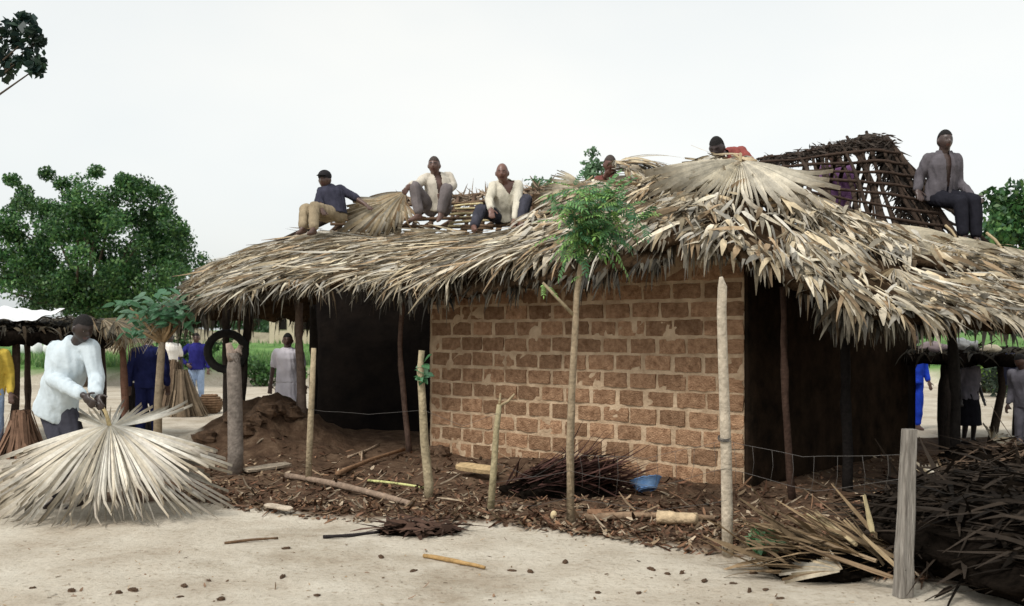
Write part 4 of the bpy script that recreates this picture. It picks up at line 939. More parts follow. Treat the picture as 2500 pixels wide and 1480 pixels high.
# small broad-leaved tree in front of the left shelter
BY = 12.4
bt = thing('young_broadleaf_tree', (gx(386, BY), BY, 0), 'young tree with large pale green leaves before the thatch bundle', 'tree')
mb = MB(); mb.tube([P(384, 1125, BY), P(386, 980, BY), P(392, 880, BY), P(396, 835, BY)], [.055, .05, .045, .042], 9, (.33, .26, .18), .15); mb.build('trunk', M['bark'], bt)
ends = [(355, 770), (318, 752), (330, 800), (420, 775), (440, 750), (400, 745), (370, 750), (445, 775), (415, 740)]
for e in ends:
    mb = MB(); mid = ((396 + e[0]) / 2 + 4, (835 + e[1]) / 2 + 4); mb.tube([P(396, 838, BY), P(*mid, BY + sr.uniform(-.1, .1)), P(*e, BY + sr.uniform(-.15, .15))], [.03, .02, .009], 6, (.36, .25, .14), .1); mb.build('branch', M['bark'], bt)
LF = []
for c_ in [(.10, .24, .12), (.14, .30, .17), (.06, .17, .07), (.20, .34, .22)]:
    mb = MB(); vs = []; cs = []
    for q in range(6):
        t = q / 5; w_ = .045 * math.sin(math.pi * min(.97, max(.04, t)) ** .8)
        vs += [Vector((.15 * t, -w_, -.03 * t * t + .012)), Vector((.15 * t, 0, -.03 * t * t)), Vector((.15 * t, w_, -.03 * t * t + .012))]
    mb.add(vs, [(q * 3 + h, q * 3 + h + 1, q * 3 + h + 4, q * 3 + h + 3) for q in range(5) for h in (0, 1)], c_); me = mb.mesh('leaf'); me.materials.append(M['leaf']); LF.append(me)
for i in range(150):
    e = ends[i % len(ends)]; p = P(e[0] + sr.gauss(0, 15), e[1] + sr.gauss(0, 14), BY + sr.uniform(-.25, .2))
    inst('leaf', LF[sr.randrange(4)], frame(Vector((sr.uniform(-1, 1), sr.uniform(-1, .3), sr.uniform(-.6, .6))), Vector((sr.uniform(-.3, .3), -.6, 1)).normalized(), p, sr.uniform(.7, 1.15)), bt)

# ------------------------------------------------------------------ poles, fence wire, posts
def solo_pole(name, pts, rad, col, label, cat='pole', group=None, n=10, wob=.12, Y=None):
    mb = MB(); mb.tube(pts, rad, n, col, wob); o = mb.build(name, M['bark'], None); return tag(o, label, cat, group)
def PP(lst, Y): return [P(a, b_, Y) for a, b_ in lst]
solo_pole('fence_pole', PP([(752, 1196), (757, 1060), (762, 950), (766, 850)], 10.33), [.034, .032, .030, .026], (.36, .29, .19), 'thin straight pale pole standing before the recessed wall')
solo_pole('fence_pole', PP([(1046, 1232), (1047, 1180), (1036, 1080), (1032, 990), (1026, 900), (1030, 856)], 9.4), [.045, .042, .040, .036, .034, .03], (.34, .28, .18), 'crooked yellowish pole with blunt top at the left end of the brick wall')
cpole = bpy.data.objects[-1] if False else [o_ for o_ in COL.objects if o_.get('label', '').startswith('crooked yellowish')][0]
for q in range(14):
    inst('leaf', LF[sr.randrange(4)], frame(Vector((sr.uniform(-1, 1), sr.uniform(-1, 0), sr.uniform(-.9, .5))), Vector((0, -.7, .8)).normalized(), P(1030 + sr.uniform(-12, 14), 905 + sr.uniform(-22, 22), 9.4), sr.uniform(.5, .9)), cpole)
mb = MB(); mb.tube(PP([(1196, 1268), (1206, 1140), (1212, 1050), (1219, 988)], 8.65), [.033, .028, .026, .022], 8, (.33, .28, .17), .12); mb.tube(PP([(1218, 992), (1240, 980), (1256, 962)], 8.65), [.014, .012, .007], 6, (.33, .26, .16)); mb.tube(PP([(1219, 990), (1222, 960)], 8.65), [.014, .008], 6, (.33, .26, .16))
tag(mb.build('fence_pole', M['bark']), 'short pole with forked twig top before the brick wall', 'pole')
solo_pole('fence_pole', PP([(1776, 1366), (1775, 1250), (1773, 1100), (1766, 900), (1762, 760), (1764, 700), (1760, 676)], 7.1), [.040, .040, .038, .036, .034, .032, .012], (.42, .36, .28), 'tall pale peeled pole with pointed top before the wall corner', n=12)
mb = MB(); a = P(2204, 1456, 6.07); b_ = P(2220, 1048, 6.07); ax = Vector((.044, .010, 0)); ay = Vector((-.010, .04, 0)); vs = []; cs = []
for q in range(9):
    c_ = a.lerp(b_, q / 8) + Vector((.008 * nz3(q * .7, 1), 0, 0)); s_ = lerp(1.08, .80, q / 8)
    for (i_, j_) in ((-1, -.75), (-.75, -1), (.75, -1), (1, -.75), (1, .75), (.75, 1), (-.75, 1), (-1, .75)): vs.append(c_ + ax * i_ * s_ + ay * j_ * s_); cs.append((.27, .235, .20))
mb.add(vs, [(q * 8 + i_, q * 8 + (i_ + 1) % 8, (q + 1) * 8 + (i_ + 1) % 8, (q + 1) * 8 + i_) for q in range(8) for i_ in range(8)] + [tuple(range(8))[::-1], tuple(64 + i_ for i_ in range(8))], cs)
M['grain'] = mat('weathered_wood', (.10, .085, .07), (.36, .33, .29), scale=6, bump=.7, bscale=20, stretch=(9, 9, .7))
tag(mb.build('fence_post', M['grain'], None, smooth=False), 'squared weathered grey fence post with sawn flat top', 'post')
fp = thing('forked_post', (gx(575, 11.0), 11.0, 0), 'thick smooth grey post with broken forked top before the tyre', 'post')
mb = MB(); mb.tube(PP([(575, 1178), (575, 1100), (574, 980), (571, 900), (571, 862)], 11.0), [.096, .084, .08, .078, .074], 14, (.20, .17, .145), .06); mb.build('shaft', M['bark'], fp)
for e in ((557, 838, 0), (588, 845, .05)):
    mb = MB(); mb.tube([P(571, 880, 11.0), P((571 + e[0]) / 2, 862, 11.0), P(e[0], e[1], 11.0 + e[2])], [.07, .055, .03], 8, (.26, .2, .16), .2); mb.build('fork', M['bark'], fp)
# wires
fwire = thing('wire_fence', (gx(1775, 7.1), 7.1, 0), 'slack thin wire fence strung between the poles', 'fence')
wires = [[P(1208, 1130, 8.66), P(1300, 1165, 8.4), P(1393, 1110, 8.0), P(1580, 1120, 7.5), P(1768, 1075, 7.06), P(1960, 1115, 6.6), P(2200, 1110, 6.02)],
         [P(1205, 1180, 8.66), P(1393, 1150, 8.0), P(1600, 1190, 7.5), P(1770, 1145, 7.06), P(1990, 1200, 6.5), P(2198, 1170, 6.02)],
         [P(760, 1000, 10.3), P(900, 1012, 9.9), P(1034, 1002, 9.36), P(1130, 1040, 9.0), P(1215, 1010, 8.62)],
         [P(1202, 1222, 8.62), P(1300, 1235, 8.3), P(1393, 1215, 7.98), P(1600, 1250, 7.5), P(1773, 1222, 7.04)]]
for w_ in wires:
    pts = []
    for i in range(len(w_) - 1):
        for t in (0, .25, .5, .75): pts.append(w_[i].lerp(w_[i + 1], t) + Vector((0, 0, .012 * nz3(i + t * 2, w_[0].x))))
    mb = MB(); mb.tube(pts + [w_[-1]], .0015, 5, (.3, .28, .26)); mb.build('wire', M['wire'], fwire)
for q in range(16):
    t = (q + .5) / 16; i = 2 + int(t * 4); i = min(i, 5); f = t * 4 - int(t * 4); a = wires[0][i].lerp(wires[0][i + 1], f); b2 = a + Vector((rr.uniform(-.03, .03), .01, -.2 - rr.random() * .1))
    mb = MB(); mb.tube([a, a.lerp(b2, .5) + Vector((.012, 0, 0)), b2], .0013, 5, (.3, .28, .26)); mb.build('wire_tie', M['wire'], fwire)
mb = MB(); c0 = P(1768, 1073, 7.1)
for q in range(3): mb.tube([c0 + Vector((.043 * math.cos(t), .043 * math.sin(t), .008 * q + .012 * math.sin(t))) for t in np.linspace(0, 6.28, 12)], .003, 5, (.2, .2, .2))
mb.build('wire_knot', M['wire'], fwire)

# tyre hung on the verandah posts
mb = MB(); tcx = P(553, 858, 13.55); ro = .275; ax_ = Vector((1, .28, 0)).normalized(); up_ = Vector((0, 0, 1)); nn = ax_.cross(up_); prof = [(.0, -.075), (.035, -.092), (.085, -.085), (.10, -.06), (.104, 0), (.10, .06), (.085, .085), (.035, .092), (.0, .075), (.012, .06), (.07, .055), (.075, 0), (.07, -.055), (.012, -.06)]
NT = 48; vs = []
for i in range(NT):
    t = 2 * math.pi * i / NT; rad_ = ax_ * math.cos(t) + up_ * math.sin(t)
    for (dr, dz) in prof: vs.append(tcx + rad_ * (ro - .09 + dr + (.006 if dr > .095 and i % 2 else 0)) + nn * dz)
n_ = len(prof); mb.add(vs, [(i * n_ + j, i * n_ + (j + 1) % n_, ((i + 1) % NT) * n_ + (j + 1) % n_, ((i + 1) % NT) * n_ + j) for i in range(NT) for j in range(n_)])
tag(mb.build('tyre', M['rubber'], None, smooth=False), 'worn black car tyre hung on a verandah post', 'tyre')

# ------------------------------------------------------------------ left shelter, bundles
SYL = 13.6
shl = thing('shade_shelter', (gx(140, SYL), SYL + .6, 0), 'low shade shelter with flat dark thatch roof and white sheet thrown over it', 'shelter')
for (px, Y, lab) in ((28, 13.3, 0), (303, 13.5, 0), (-120, 13.4, 0), (70, 15.6, 0), (250, 15.6, 0)):
    mb = MB(); b0 = Vector((gx(px - (12 if px == 28 else 0), Y), Y, -.08)); pole(mb, b0, (gx(px + (12 if px == 28 else -4), Y), Y, 1.5), .055, .045, (.07, .05, .04) if px != 303 else (.16, .085, .06), n=8, rng=rr); mb.build('post', M['bark'], shl)
S_sh = surf([(-220, 790, 15.8), (0, 788, 15.8), (150, 785, 15.8), (300, 790, 15.7)], [(-220, 815, 13.1), (0, 815, 13.1), (150, 818, 13.1), (310, 812, 13.2)])
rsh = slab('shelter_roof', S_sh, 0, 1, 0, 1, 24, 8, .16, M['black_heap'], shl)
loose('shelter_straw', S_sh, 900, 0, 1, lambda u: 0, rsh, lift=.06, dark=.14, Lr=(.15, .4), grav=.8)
for (px, py, ax2, s_) in ((250, 778, 330, .55), (280, 782, 340, .5), (225, 775, 190, .4), (305, 790, 325, .6), (315, 800, 330, .55)):
    inst('palm_frond', FANS[px % 9], frame(P(ax2, py + 60, 13.0) - P(px, py, 13.2), Vector((0, -.6, .8)), P(px, py, 13.2), s_), shl)
sheet = MB(); vs = []; NX, NY = 26, 8
for j in range(NY + 1):
    for i in range(NX + 1):
        u = i / NX; v = j / NY; px = lerp(-140, 158, u); top = lerp(760, 752, u) + 6 * math.sin(u * 9); bot = float(np.interp(px, [-140, 0, 60, 110, 158], [775, 778, 787, 772, 756]))
        Y = lerp(14.6, 13.15, v); z_top = P(px, 775, 14.6).z; p = P(px, lerp(top, bot, v), lerp(14.3, 13.2, v)); p.z += .015 * math.sin(u * 40 + v * 6) + .02 * nz3(u * 7, v * 5); vs.append(p)
sheet.add(vs, [(j * (NX + 1) + i, j * (NX + 1) + i + 1, (j + 1) * (NX + 1) + i + 1, (j + 1) * (NX + 1) + i) for j in range(NY) for i in range(NX)])
tag(sheet.build('white_sheet', M['cloth_white']), 'white cloth sheet spread over the low shelter roof', 'sheet')
# thatch bundles standing on the ground
def bundle(px, Y, h, r, n, seed, label, col=(.26, .19, .12), lean=(0, 0), name='thatch_bundle', cat='bundle'):
    rg = random.Random(seed); mb = MB(); x = gx(px, Y); z0 = gz(x, Y)
    for i in range(n):
        a = rg.uniform(0, 6.28); q = rg.random() ** .5; b0 = Vector((x + r * q * math.cos(a), Y + r * q * math.sin(a) * .8, z0 - .02)); t0 = Vector((x + lean[0] + r * .28 * q * math.cos(a) + rg.gauss(0, .03), Y + lean[1] + r * .28 * q * math.sin(a), z0 + h * rg.uniform(.8, 1.08)))
        k_ = rg.uniform(.35, 1.3); mb.strip(t0, b0 - t0, Vector((math.cos(a), math.sin(a), .4)).normalized(), (b0 - t0).length, rg.uniform(.02, .06), curl=.12, k=3, col=tuple(c_ * k_ for c_ in col), tip=.6)
    o = mb.build(name, M['straw'], None, smooth=False); return tag(o, label, cat)
bundle(418, 19.6, .98, .34, 420, 1, 'dark brown palm thatch bundle standing beside the young tree', (.17, .12, .08), (.05, 0))
bundle(458, 19.3, .82, .36, 420, 2, 'tan palm thatch bundle leaning between the dark bundle and the basket', (.20, .15, .10), (-.12, .05))
bundle(330, 15.6, .75, .32, 320, 3, 'blackened thatch bundle at the foot of the shelter post', (.05, .04, .035))
bundle(50, 13.0, .55, .35, 260, 4, 'heap of reddish dry fronds at the foot of the left shelter post', (.20, .12, .08))
mb = MB(); bc = P(512, 975, 20.0); bc.z = gz(bc.x, bc.y) + .17
for j in range(9):
    zz = -.17 + .34 * j / 8; r_ = .23 * math.sqrt(max(.05, 1 - (zz / .21) ** 2)); mb.tube([bc + Vector((r_ * math.cos(t) * (1 + .05 * math.sin(t * 9 + j)), r_ * math.sin(t), zz)) for t in np.linspace(0, 6.28, 22)], .026, 6, (.20, .125, .075), .3)
tag(mb.build('basket', M['bark']), 'round brown coiled basket beside the thatch bundles', 'basket')
# far mud building and pale sacks
bw = thing('mud_building', (gx(740, 58), 59, gz(gx(740, 58), 59)), 'small beige mud building standing beyond the field', 'building')
zb = gz(gx(740, 58), 59); mb = MB(); mb.box(Vector((gx(735, 58) + .6, 60, zb + 1.1)), Vector((2.4, 0, 0)), Vector((0, 2, 0)), Vector((0, 0, 1.45))); mb.build('wall', M['beige_wall'], bw, smooth=False)
mb = MB(); mb.box(Vector((gx(735, 58) + .6, 60, zb + 2.65)), Vector((2.6, 0, 0)), Vector((0, 2.2, 0)), Vector((0, 0, .10))); mb.build('roof', M['straw_dark'], bw, smooth=False)
for q in range(3):
    mb = MB(); mb.box(Vector((gx(690, 58) + q * 1.3, 57.985, zb + 1.4)), Vector((.22, 0, 0)), Vector((0, .03, 0)), Vector((0, 0, .3))); mb.build('window', M['mud_shade'], bw, smooth=False)
for q, (px, py) in enumerate([(62, 834), (90, 834), (120, 836)]):
    c_ = P(px, py, 48); c_.z = gz(c_.x, c_.y) + .38; mb = MB(); mb.ell(c_, Vector((.27, 0, 0)), Vector((0, .3, 0)), Vector((0, 0, .42)), 14, 10, fn=lambda p: p * (1 + .08 * nz3(p.x * 2 + q, p.y * 2, p.z * 2)))
    tag(mb.build('pale_sack', M['cloth_white']), 'pale rounded sack standing on the grass field', 'sack', 'sacks on the grass field')
mb = MB(); c_ = P(255, 840, 47)
for q in range(7): mb.ell(c_ + Vector((-.6 + .2 * q, 0, -.15 - abs(q - 3) * .03)), Vector((.26, 0, 0)), Vector((0, .3, 0)), Vector((0, 0, .34)), 12, 8)
c_g = gz(c_.x, c_.y); 
for v_ in mb.v: v_.z += c_g - (c_.z - .5)
tag(mb.build('straw_heap', M['beige_wall']), 'low heap of reddish straw lying on the grass field', 'heap')
# long low dry bank far across the field
mb = MB(); vs = []; 
for i in range(81):
    x = lerp(-70, 10, i / 80); h_ = 1.15 + .35 * nz3(x * .35, 3); z0 = gz(x, 88)
    vs += [Vector((x, 86.5, z0 - .2)), Vector((x, 88 + .4 * nz3(x, 1), z0 + h_)), Vector((x, 90, z0 - .2))]
mb.add(vs, [(i * 3 + h, (i + 1) * 3 + h, (i + 1) * 3 + h + 1, i * 3 + h + 1) for i in range(80) for h in (0, 1)])
o = mb.build('dry_bank', mat('dry_reeds', (.16, .14, .09), (.34, .30, .21), scale=1.5, bump=1, bscale=6)); tag(o, 'long low bank of dry greyish brush across the field'); o['kind'] = 'structure'

# ------------------------------------------------------------------ right shelter behind the house
SR = 13.9
shr = thing('open_shelter', (gx(2380, SR), SR, 0), 'dark open shelter with crooked posts behind the right end of the house', 'shelter')
for (px, py0, Y, qx) in ((2320, 1050, 12.6, -4), (2306, 1060, 13.2, 6), (2440, 1040, 13.4, 0), (2560, 1060, 13.4, 0), (2330, 1010, 15.6, 0), (2480, 1010, 15.6, 0)):
    mb = MB(); x = gx(px, Y); b0 = Vector((x, Y, gz(x, Y) - .08)); 
    if px == 2440: mb.tube([Vector((gx(2415, Y), Y, -.05)), Vector((gx(2432, Y), Y, .45)), Vector((gx(2448, Y), Y, .85)), Vector((gx(2440, Y), Y, 1.28))], [.06, .055, .05, .045], 9, (.06, .045, .035), .2)
    else: pole(mb, b0, (gx(px + qx, Y), Y, 1.3), .06, .05, (.025, .02, .017), n=9, rng=rr)
    mb.build('post', M['bark'], shr)
S_sr = surf([(2225, 860, 15.8), (2350, 860, 15.8), (2460, 860, 15.8), (2620, 860, 15.8)], [(2215, 868, 12.5), (2340, 868, 12.5), (2450, 868, 12.5), (2640, 868, 12.5)])
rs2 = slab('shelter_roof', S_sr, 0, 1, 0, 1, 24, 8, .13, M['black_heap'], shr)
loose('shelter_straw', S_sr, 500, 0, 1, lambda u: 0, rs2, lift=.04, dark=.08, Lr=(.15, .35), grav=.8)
def sack(px, py, Y, rx, rz, m, label, seed, tie=0):
    c_ = P(px, py, Y); rt = thing('cloth_bundle', c_ - Vector((0, 0, rz)), label, 'bundle')
    mb = MB(); mb.ell(c_, Vector((rx, 0, 0)), Vector((0, rz * 1.3, 0)), Vector((0, 0, rz)), 22, 14, fn=lambda p: p * (1 + .22 * nz3(p.x * 2.2 + seed, p.y * 2.2, p.z * 2.2) + .06 * nz3(p.x * 8, p.y * 8 + seed, p.z * 8))); mb.build('sack', m, rt)
    if tie:
        mb = MB(); mb.tube([c_ + Vector((rx * .8 * tie, 0, 0)), c_ + Vector((rx * 1.25 * tie, -.02, .0)), c_ + Vector((rx * 1.7 * tie, -.02, -.01))], [.05, .028, .06], 10, (1, 1, 1), .3); mb.build('neck', m, rt)
K_pinkw = cloth('pink_white_cloth', (.62, .5, .52), .15)
sack(2275, 848, 12.9, .15, .075, K_pinkw, 'pinkish white cloth bundle tied at one end on the shelter roof', 3, 1)
sack(2345, 840, 12.9, .11, .075, M['cloth_white'], 'pale bluish white bundle lying on the shelter roof', 5, 1)
sack(2420, 853, 12.9, .13, .06, cloth('cream_sack', (.7, .62, .46), .12), 'cream coloured sack at the far end of the shelter roof', 9)
mb = MB(); vs = []
for j in range(11):
    for i in range(7):
        u = i / 6; v = j / 10; p = P(lerp(2446, 2476, u), lerp(862, 940, v), 13.0); p.y += .05 * math.sin(u * 9 + v * 3) - .1; p.x += .02 * nz3(v * 4, u * 3); vs.append(p)
mb.add(vs, [(j * 7 + i, j * 7 + i + 1, (j + 1) * 7 + i + 1, (j + 1) * 7 + i) for j in range(10) for i in range(6)])
tag(mb.build('hanging_cloth', cloth('dusty_blue_cloth', (.22, .24, .42))), 'dusty blue cloth hanging from the crooked shelter post', 'cloth')
# blue cloth scrap among the roof poles
mb = MB(); vs = []
for j in range(6):
    for i in range(9):
        p = P(lerp(1608, 1642, i / 8), lerp(440, 466, j / 5), 12.2); p.y += .04 * math.sin(i * 1.7 + j); p.z += .02 * nz3(i * .6, j * .8); vs.append(p)
mb.add(vs, [(j * 9 + i, j * 9 + i + 1, (j + 1) * 9 + i + 1, (j + 1) * 9 + i) for j in range(5) for i in range(8)]); tag(mb.build('cloth_scrap', K_blue), 'scrap of bright blue cloth caught among the roof poles', 'cloth')

# ------------------------------------------------------------------ big palm fan and heaps on the ground
pr = random.Random(14)
hubp = P(268, 1036, 8.95)
fanroot = thing('palm_leaf_fan', (hubp.x, hubp.y - .1, 0), 'huge pale dry palm leaf fan spread on the sand before the stooping man', 'palm leaf')
def umbrella(n, Rr, a0, a1, zdrop, joined, name, dark=1, seed=1, base=None, spread=1.0, lift=0, drop_pow=1.35):
    rg = random.Random(seed); da = R(a1 - a0) / n
    for i in range(n):
        mb = MB(); a = R(a0) + da * (i + .5) + rg.uniform(-.25, .25) * da; Lr = Rr * rg.uniform(.76, 1.12); jj = joined * rg.uniform(.85, 1.12)
        bs = base or rg.choice([(.70, .66, .57), (.77, .74, .66), (.64, .58, .47), (.66, .62, .55)]); k_ = rg.uniform(.85, 1.15) * dark; c_ = tuple(min(.82, x * k_) for x in bs); kt = rg.uniform(.35, .8); ct = tuple(x * kt for x in (c_[0], c_[1] * .92, c_[2] * .82))
        bend = rg.uniform(-1, 1); tw = rg.uniform(-.8, .8); vs = []; cc = []; K = 9; dz_ = zdrop * lerp(.38, 1, max(0, -math.sin(a)) ** .8) * rg.uniform(.85, 1.12)
        for q in range(K + 1):
            t = q / K; r = .03 + (Lr - .03) * t; wid = da * .5 * min(r, jj * Rr) * spread; u = max(0, (r - jj * Rr) / max(.01, Lr - jj * Rr)); wid *= (1 - u) ** .75 * .9 + .1
            ang = a + bend * .11 * u * u; dx, dy = math.cos(ang), math.sin(ang); z = hubp.z + lift - dz_ * (r / Rr) ** drop_pow * (1 + .06 * bend * u)
            x = hubp.x + dx * r; y = hubp.y + dy * r * .85
            for sg in (-1, 0, 1):
                lat = wid * sg; zz = z + (.014 if sg == 0 else -.010) * min(1, r / .25) + lat * math.sin(tw * u)
                X = x - dy * lat; Y_ = y + dx * lat; vs.append(Vector((X, Y_, max(zz, gz(X, Y_) + .012)))); cc.append(tuple(lerp(x_, y_, max(0, (t - .5) / .5) ** 1.4) for x_, y_ in zip(c_, ct)))
        mb.add(vs, [(q * 3 + h, q * 3 + h + 1, q * 3 + h + 4, q * 3 + h + 3) for q in range(K) for h in (0, 1)], cc)
        mb.build(name, M['straw'], fanroot, smooth=False)
umbrella(70, .92, -205, 25, .76, .64, 'leaflet', seed=3, drop_pow=1.18, spread=1.06)
umbrella(24, .80, 25, 155, -.45, .4, 'leaflet', seed=4, dark=.92, lift=-.03)
umbrella(60, .97, -205, 25, .72, .45, 'under_leaflet', seed=5, dark=.8, lift=-.05, drop_pow=1.15, spread=.85)
umbrella(40, .95, -200, 20, .80, .3, 'under_leaflet', seed=7, dark=.55, lift=-.14, drop_pow=1.0, spread=.6)
umbrella(14, 1.10, -55, -15, .80, .3, 'under_leaflet', seed=6, dark=.55, lift=-.08, drop_pow=1.0, spread=.6)
mb = MB(); mb.tube([hubp + Vector((0, 0, -.02)), hubp + Vector((-.06, .06, .1)), hubp + Vector((-.12, .1, .17))], [.02, .016, .014], 7, (.5, .4, .22)); mb.build('leaf_stalk', M['bark'], fanroot)

def heap(name, cx, cy, rx, ry, h, n, m, col, label, seed, cat='heap', dark=(.4, 1.2), Lr=(.2, .6), wr=(.015, .05), pref=None, core=True, flat=.5):
    rg = random.Random(seed); rt = thing(name, (cx, cy, gz(cx, cy)), label, cat)
    if core:
        mb = MB(); mb.ell(Vector((cx, cy, gz(cx, cy))), Vector((rx * .92, 0, 0)), Vector((0, ry * .92, 0)), Vector((0, 0, h * .85)), 90, 44, fn=lambda p: p * (1 + .3 * nz3(p.x * 2 + seed, p.y * 2, p.z * 2) + .15 * nz3(p.x * 6, p.y * 6 + seed, p.z * 6) + .10 * nz3(p.x * 17, p.y * 17 + seed, p.z * 17))); mb.build('core', m, rt)
    mb = MB()
    for i in range(n):
        a = rg.uniform(0, 6.28); q = rg.random() ** .55; x = cx + rx * q * math.cos(a); y = cy + ry * q * math.sin(a); z = gz(x, y) + h * math.sqrt(max(0, 1 - q * q)) * rg.uniform(.7, 1.12) + .02
        d = Vector((rg.gauss(0, 1), rg.gauss(0, 1), rg.gauss(0, flat * .4))) if pref is None else Vector((pref[0] + rg.gauss(0, .35), pref[1] + rg.gauss(0, .35), pref[2] + rg.gauss(0, .2)))
        k_ = rg.uniform(*dark); mb.strip(Vector((x, y, z)), d, Vector((rg.uniform(-.5, .5), rg.uniform(-.5, .5), 1)).normalized(), rg.uniform(*Lr), rg.uniform(*wr), curl=rg.uniform(-.6, .2), col=tuple(c_ * k_ for c_ in col), k=3, twist=rg.uniform(-1, 1))
    o = mb.build('straw', M['straw'], rt, smooth=False); o['kind'] = 'stuff'; return rt
heap('thatch_heap', 3.75, 6.9, 1.25, 1.75, .50, 2600, M['black_heap'], (.035, .026, .019), 'big near-black heap of thatch behind the squared post', 31, dark=(.2, 1.2))
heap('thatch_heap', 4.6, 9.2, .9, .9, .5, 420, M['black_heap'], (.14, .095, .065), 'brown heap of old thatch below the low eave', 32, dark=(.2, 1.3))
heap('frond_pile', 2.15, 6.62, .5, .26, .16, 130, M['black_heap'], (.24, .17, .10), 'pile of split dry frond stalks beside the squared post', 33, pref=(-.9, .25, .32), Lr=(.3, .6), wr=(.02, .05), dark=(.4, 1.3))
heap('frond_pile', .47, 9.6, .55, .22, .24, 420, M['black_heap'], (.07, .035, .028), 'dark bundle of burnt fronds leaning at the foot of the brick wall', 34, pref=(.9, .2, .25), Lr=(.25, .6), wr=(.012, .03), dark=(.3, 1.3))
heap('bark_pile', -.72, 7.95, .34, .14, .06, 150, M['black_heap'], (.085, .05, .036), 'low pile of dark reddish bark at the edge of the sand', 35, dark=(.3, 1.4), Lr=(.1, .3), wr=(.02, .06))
for k_, (p0, p1, c_) in enumerate([((2060, 1310, 6.5), (1970, 1255, 6.9), (.42, .34, .2)), ((2090, 1330, 6.4), (1990, 1252, 6.8), (.45, .36, .22)), ((2130, 1300, 6.5), (2108, 1210, 6.7), (.46, .38, .22)), ((2190, 1385, 6.3), (2060, 1270, 6.5), (.4, .3, .18)), ((2140, 1370, 6.35), (1905, 1290, 6.8), (.34, .25, .16)), ((2180, 1410, 6.2), (1950, 1335, 6.5), (.26, .18, .11))]):
    mb = MB(); a = P(*p0); b_ = P(*p1); mb.strip(a, b_ - a, Vector((.3, -.7, .7)).normalized(), (b_ - a).length, .05, k=5, col=c_, tip=.5, curl=.1, twist=.5); mb.tube([a, a.lerp(b_, .5), b_], [.014, .012, .007], 6, tuple(x * .9 for x in c_))
    tag(mb.build('frond_stalk', M['straw'], None, smooth=False), ['short split frond stalk lying low on the stalk pile', 'long split frond stalk pointing up off the stalk pile', 'upright pale frond stalk sticking up beside the squared post', 'slanting frond stalk nearest the squared post', 'long brown frond stalk reaching toward the green weed', 'dark lowest frond stalk under the stalk pile'][k_], 'frond stalk')
# pale fronds lying by the far heap
inst_fr = [(2300, 1185, 8.2, (2375, 1120, 8.6), .55, 'pale broken palm frond lying on the brown thatch heap'), (2420, 1075, 10.2, (2500, 1060, 10.4), .5, 'pale dry frond lying flat by the far shelter'), (2060, 1395, 6.3, (1900, 1330, 6.7), .5, 'brown palm frond lying beside the green weed')]
for (px, py, Y, aim, s_, lb) in inst_fr:
    o = inst('palm_frond', FANS[px % 9], frame(P(*aim) - P(px, py, Y), Vector((0, -.5, .85)).normalized(), P(px, py, Y), s_)); tag(o, lb, 'palm frond')

# ------------------------------------------------------------------ sticks, planks and other pieces on the ground
def gp(px, py, lift=.02):
    Y = CAMH * F / (py - HOR); 
    for _ in range(4): x = gx(px, Y); Y = (CAMH - gz(x, Y) - lift) * F / (py - HOR)
    x = gx(px, Y); return Vector((x, Y, gz(x, Y) + lift))
def stick(a, b_, r, col, label, name='stick', cat='stick', lift=None, forks=()):
    p = gp(*a, lift if lift is not None else r * .9); q = gp(*b_, lift if lift is not None else r * .9); mb = MB(); pole(mb, p, q, r, r * .75, col, n=8, bend=.02, rng=rr)
    for (t, e) in forks: s_ = p.lerp(q, t); mb.tube([s_, s_.lerp(gp(*e), .5) + Vector((0, 0, .02)), gp(*e)], [r * .8, r * .7, r * .4], 6, col)
    return tag(mb.build(name, M['bark']), label, cat)
stick((550, 1326), (680, 1314), .011, (.16, .10, .06), 'thin brown twig lying on the pale sand')
stick((1035, 1357), (1182, 1386), .017, (.36, .23, .10), 'ochre strip of bark lying on the pale sand', 'bark_strip', 'bark')
stick((790, 1311), (930, 1298), .014, (.035, .03, .03), 'dark charred stick poking out of the bark pile')
stick((825, 1157), (985, 1094), .026, (.22, .13, .075), 'brown branch lying on the dirt before the recessed wall', lift=.05)
stick((850, 1115), (925, 1070), .017, (.36, .27, .19), 'forked pale twig lying above the brown branch', forks=[(.45, (882, 1128))])
stick((700, 1152), (1000, 1224), .034, (.26, .19, .14), 'long greyish pole lying across the leaf litter', 'fallen_pole', 'pole')
stick((900, 1182), (1042, 1193), .014, (.50, .50, .22), 'yellowish green stalk lying on the leaf litter')
stick((1430, 1258), (1745, 1268), .03, (.25, .17, .11), 'slim brown stick lying behind the short log')
stick((1605, 1262), (1702, 1266), .058, (.50, .38, .24), 'short pale sawn log lying on the leaf litter', 'log', 'log')
stick((585, 1148), (600, 1150), .03, (.3, .22, .15), 'stub of wood at the foot of the thick forked post')
def plank(a, b_, w_, th, col, label, lift=.05, roll=.3):
    p = gp(*a, lift); q = gp(*b_, lift); d = (q - p).normalized(); sd_ = d.cross(Vector((0, -.3, 1))).normalized(); n_ = sd_.cross(d); mb = MB(); vs = []; K = 6
    for i in range(K + 1):
        c_ = p.lerp(q, i / K); ww = w_ * .5 * (1 + .25 * nz3(i * .9, w_ * 30)) * (.6 if i in (0, K) else 1)
        vs += [c_ - sd_ * ww - n_ * th, c_ + sd_ * ww - n_ * th, c_ + sd_ * ww + n_ * th, c_ - sd_ * ww + n_ * th]
    mb.add(vs, [(i * 4 + j, i * 4 + (j + 1) % 4, (i + 1) * 4 + (j + 1) % 4, (i + 1) * 4 + j) for i in range(K) for j in range(4)] + [(3, 2, 1, 0), (K * 4, K * 4 + 1, K * 4 + 2, K * 4 + 3)], col)
    return tag(mb.build('plank', M['bark'], None, smooth=False), label, 'plank')
plank((600, 1148), (705, 1132), .13, .012, (.40, .33, .25), 'pale grey board lying on the dirt beside the thick forked post')
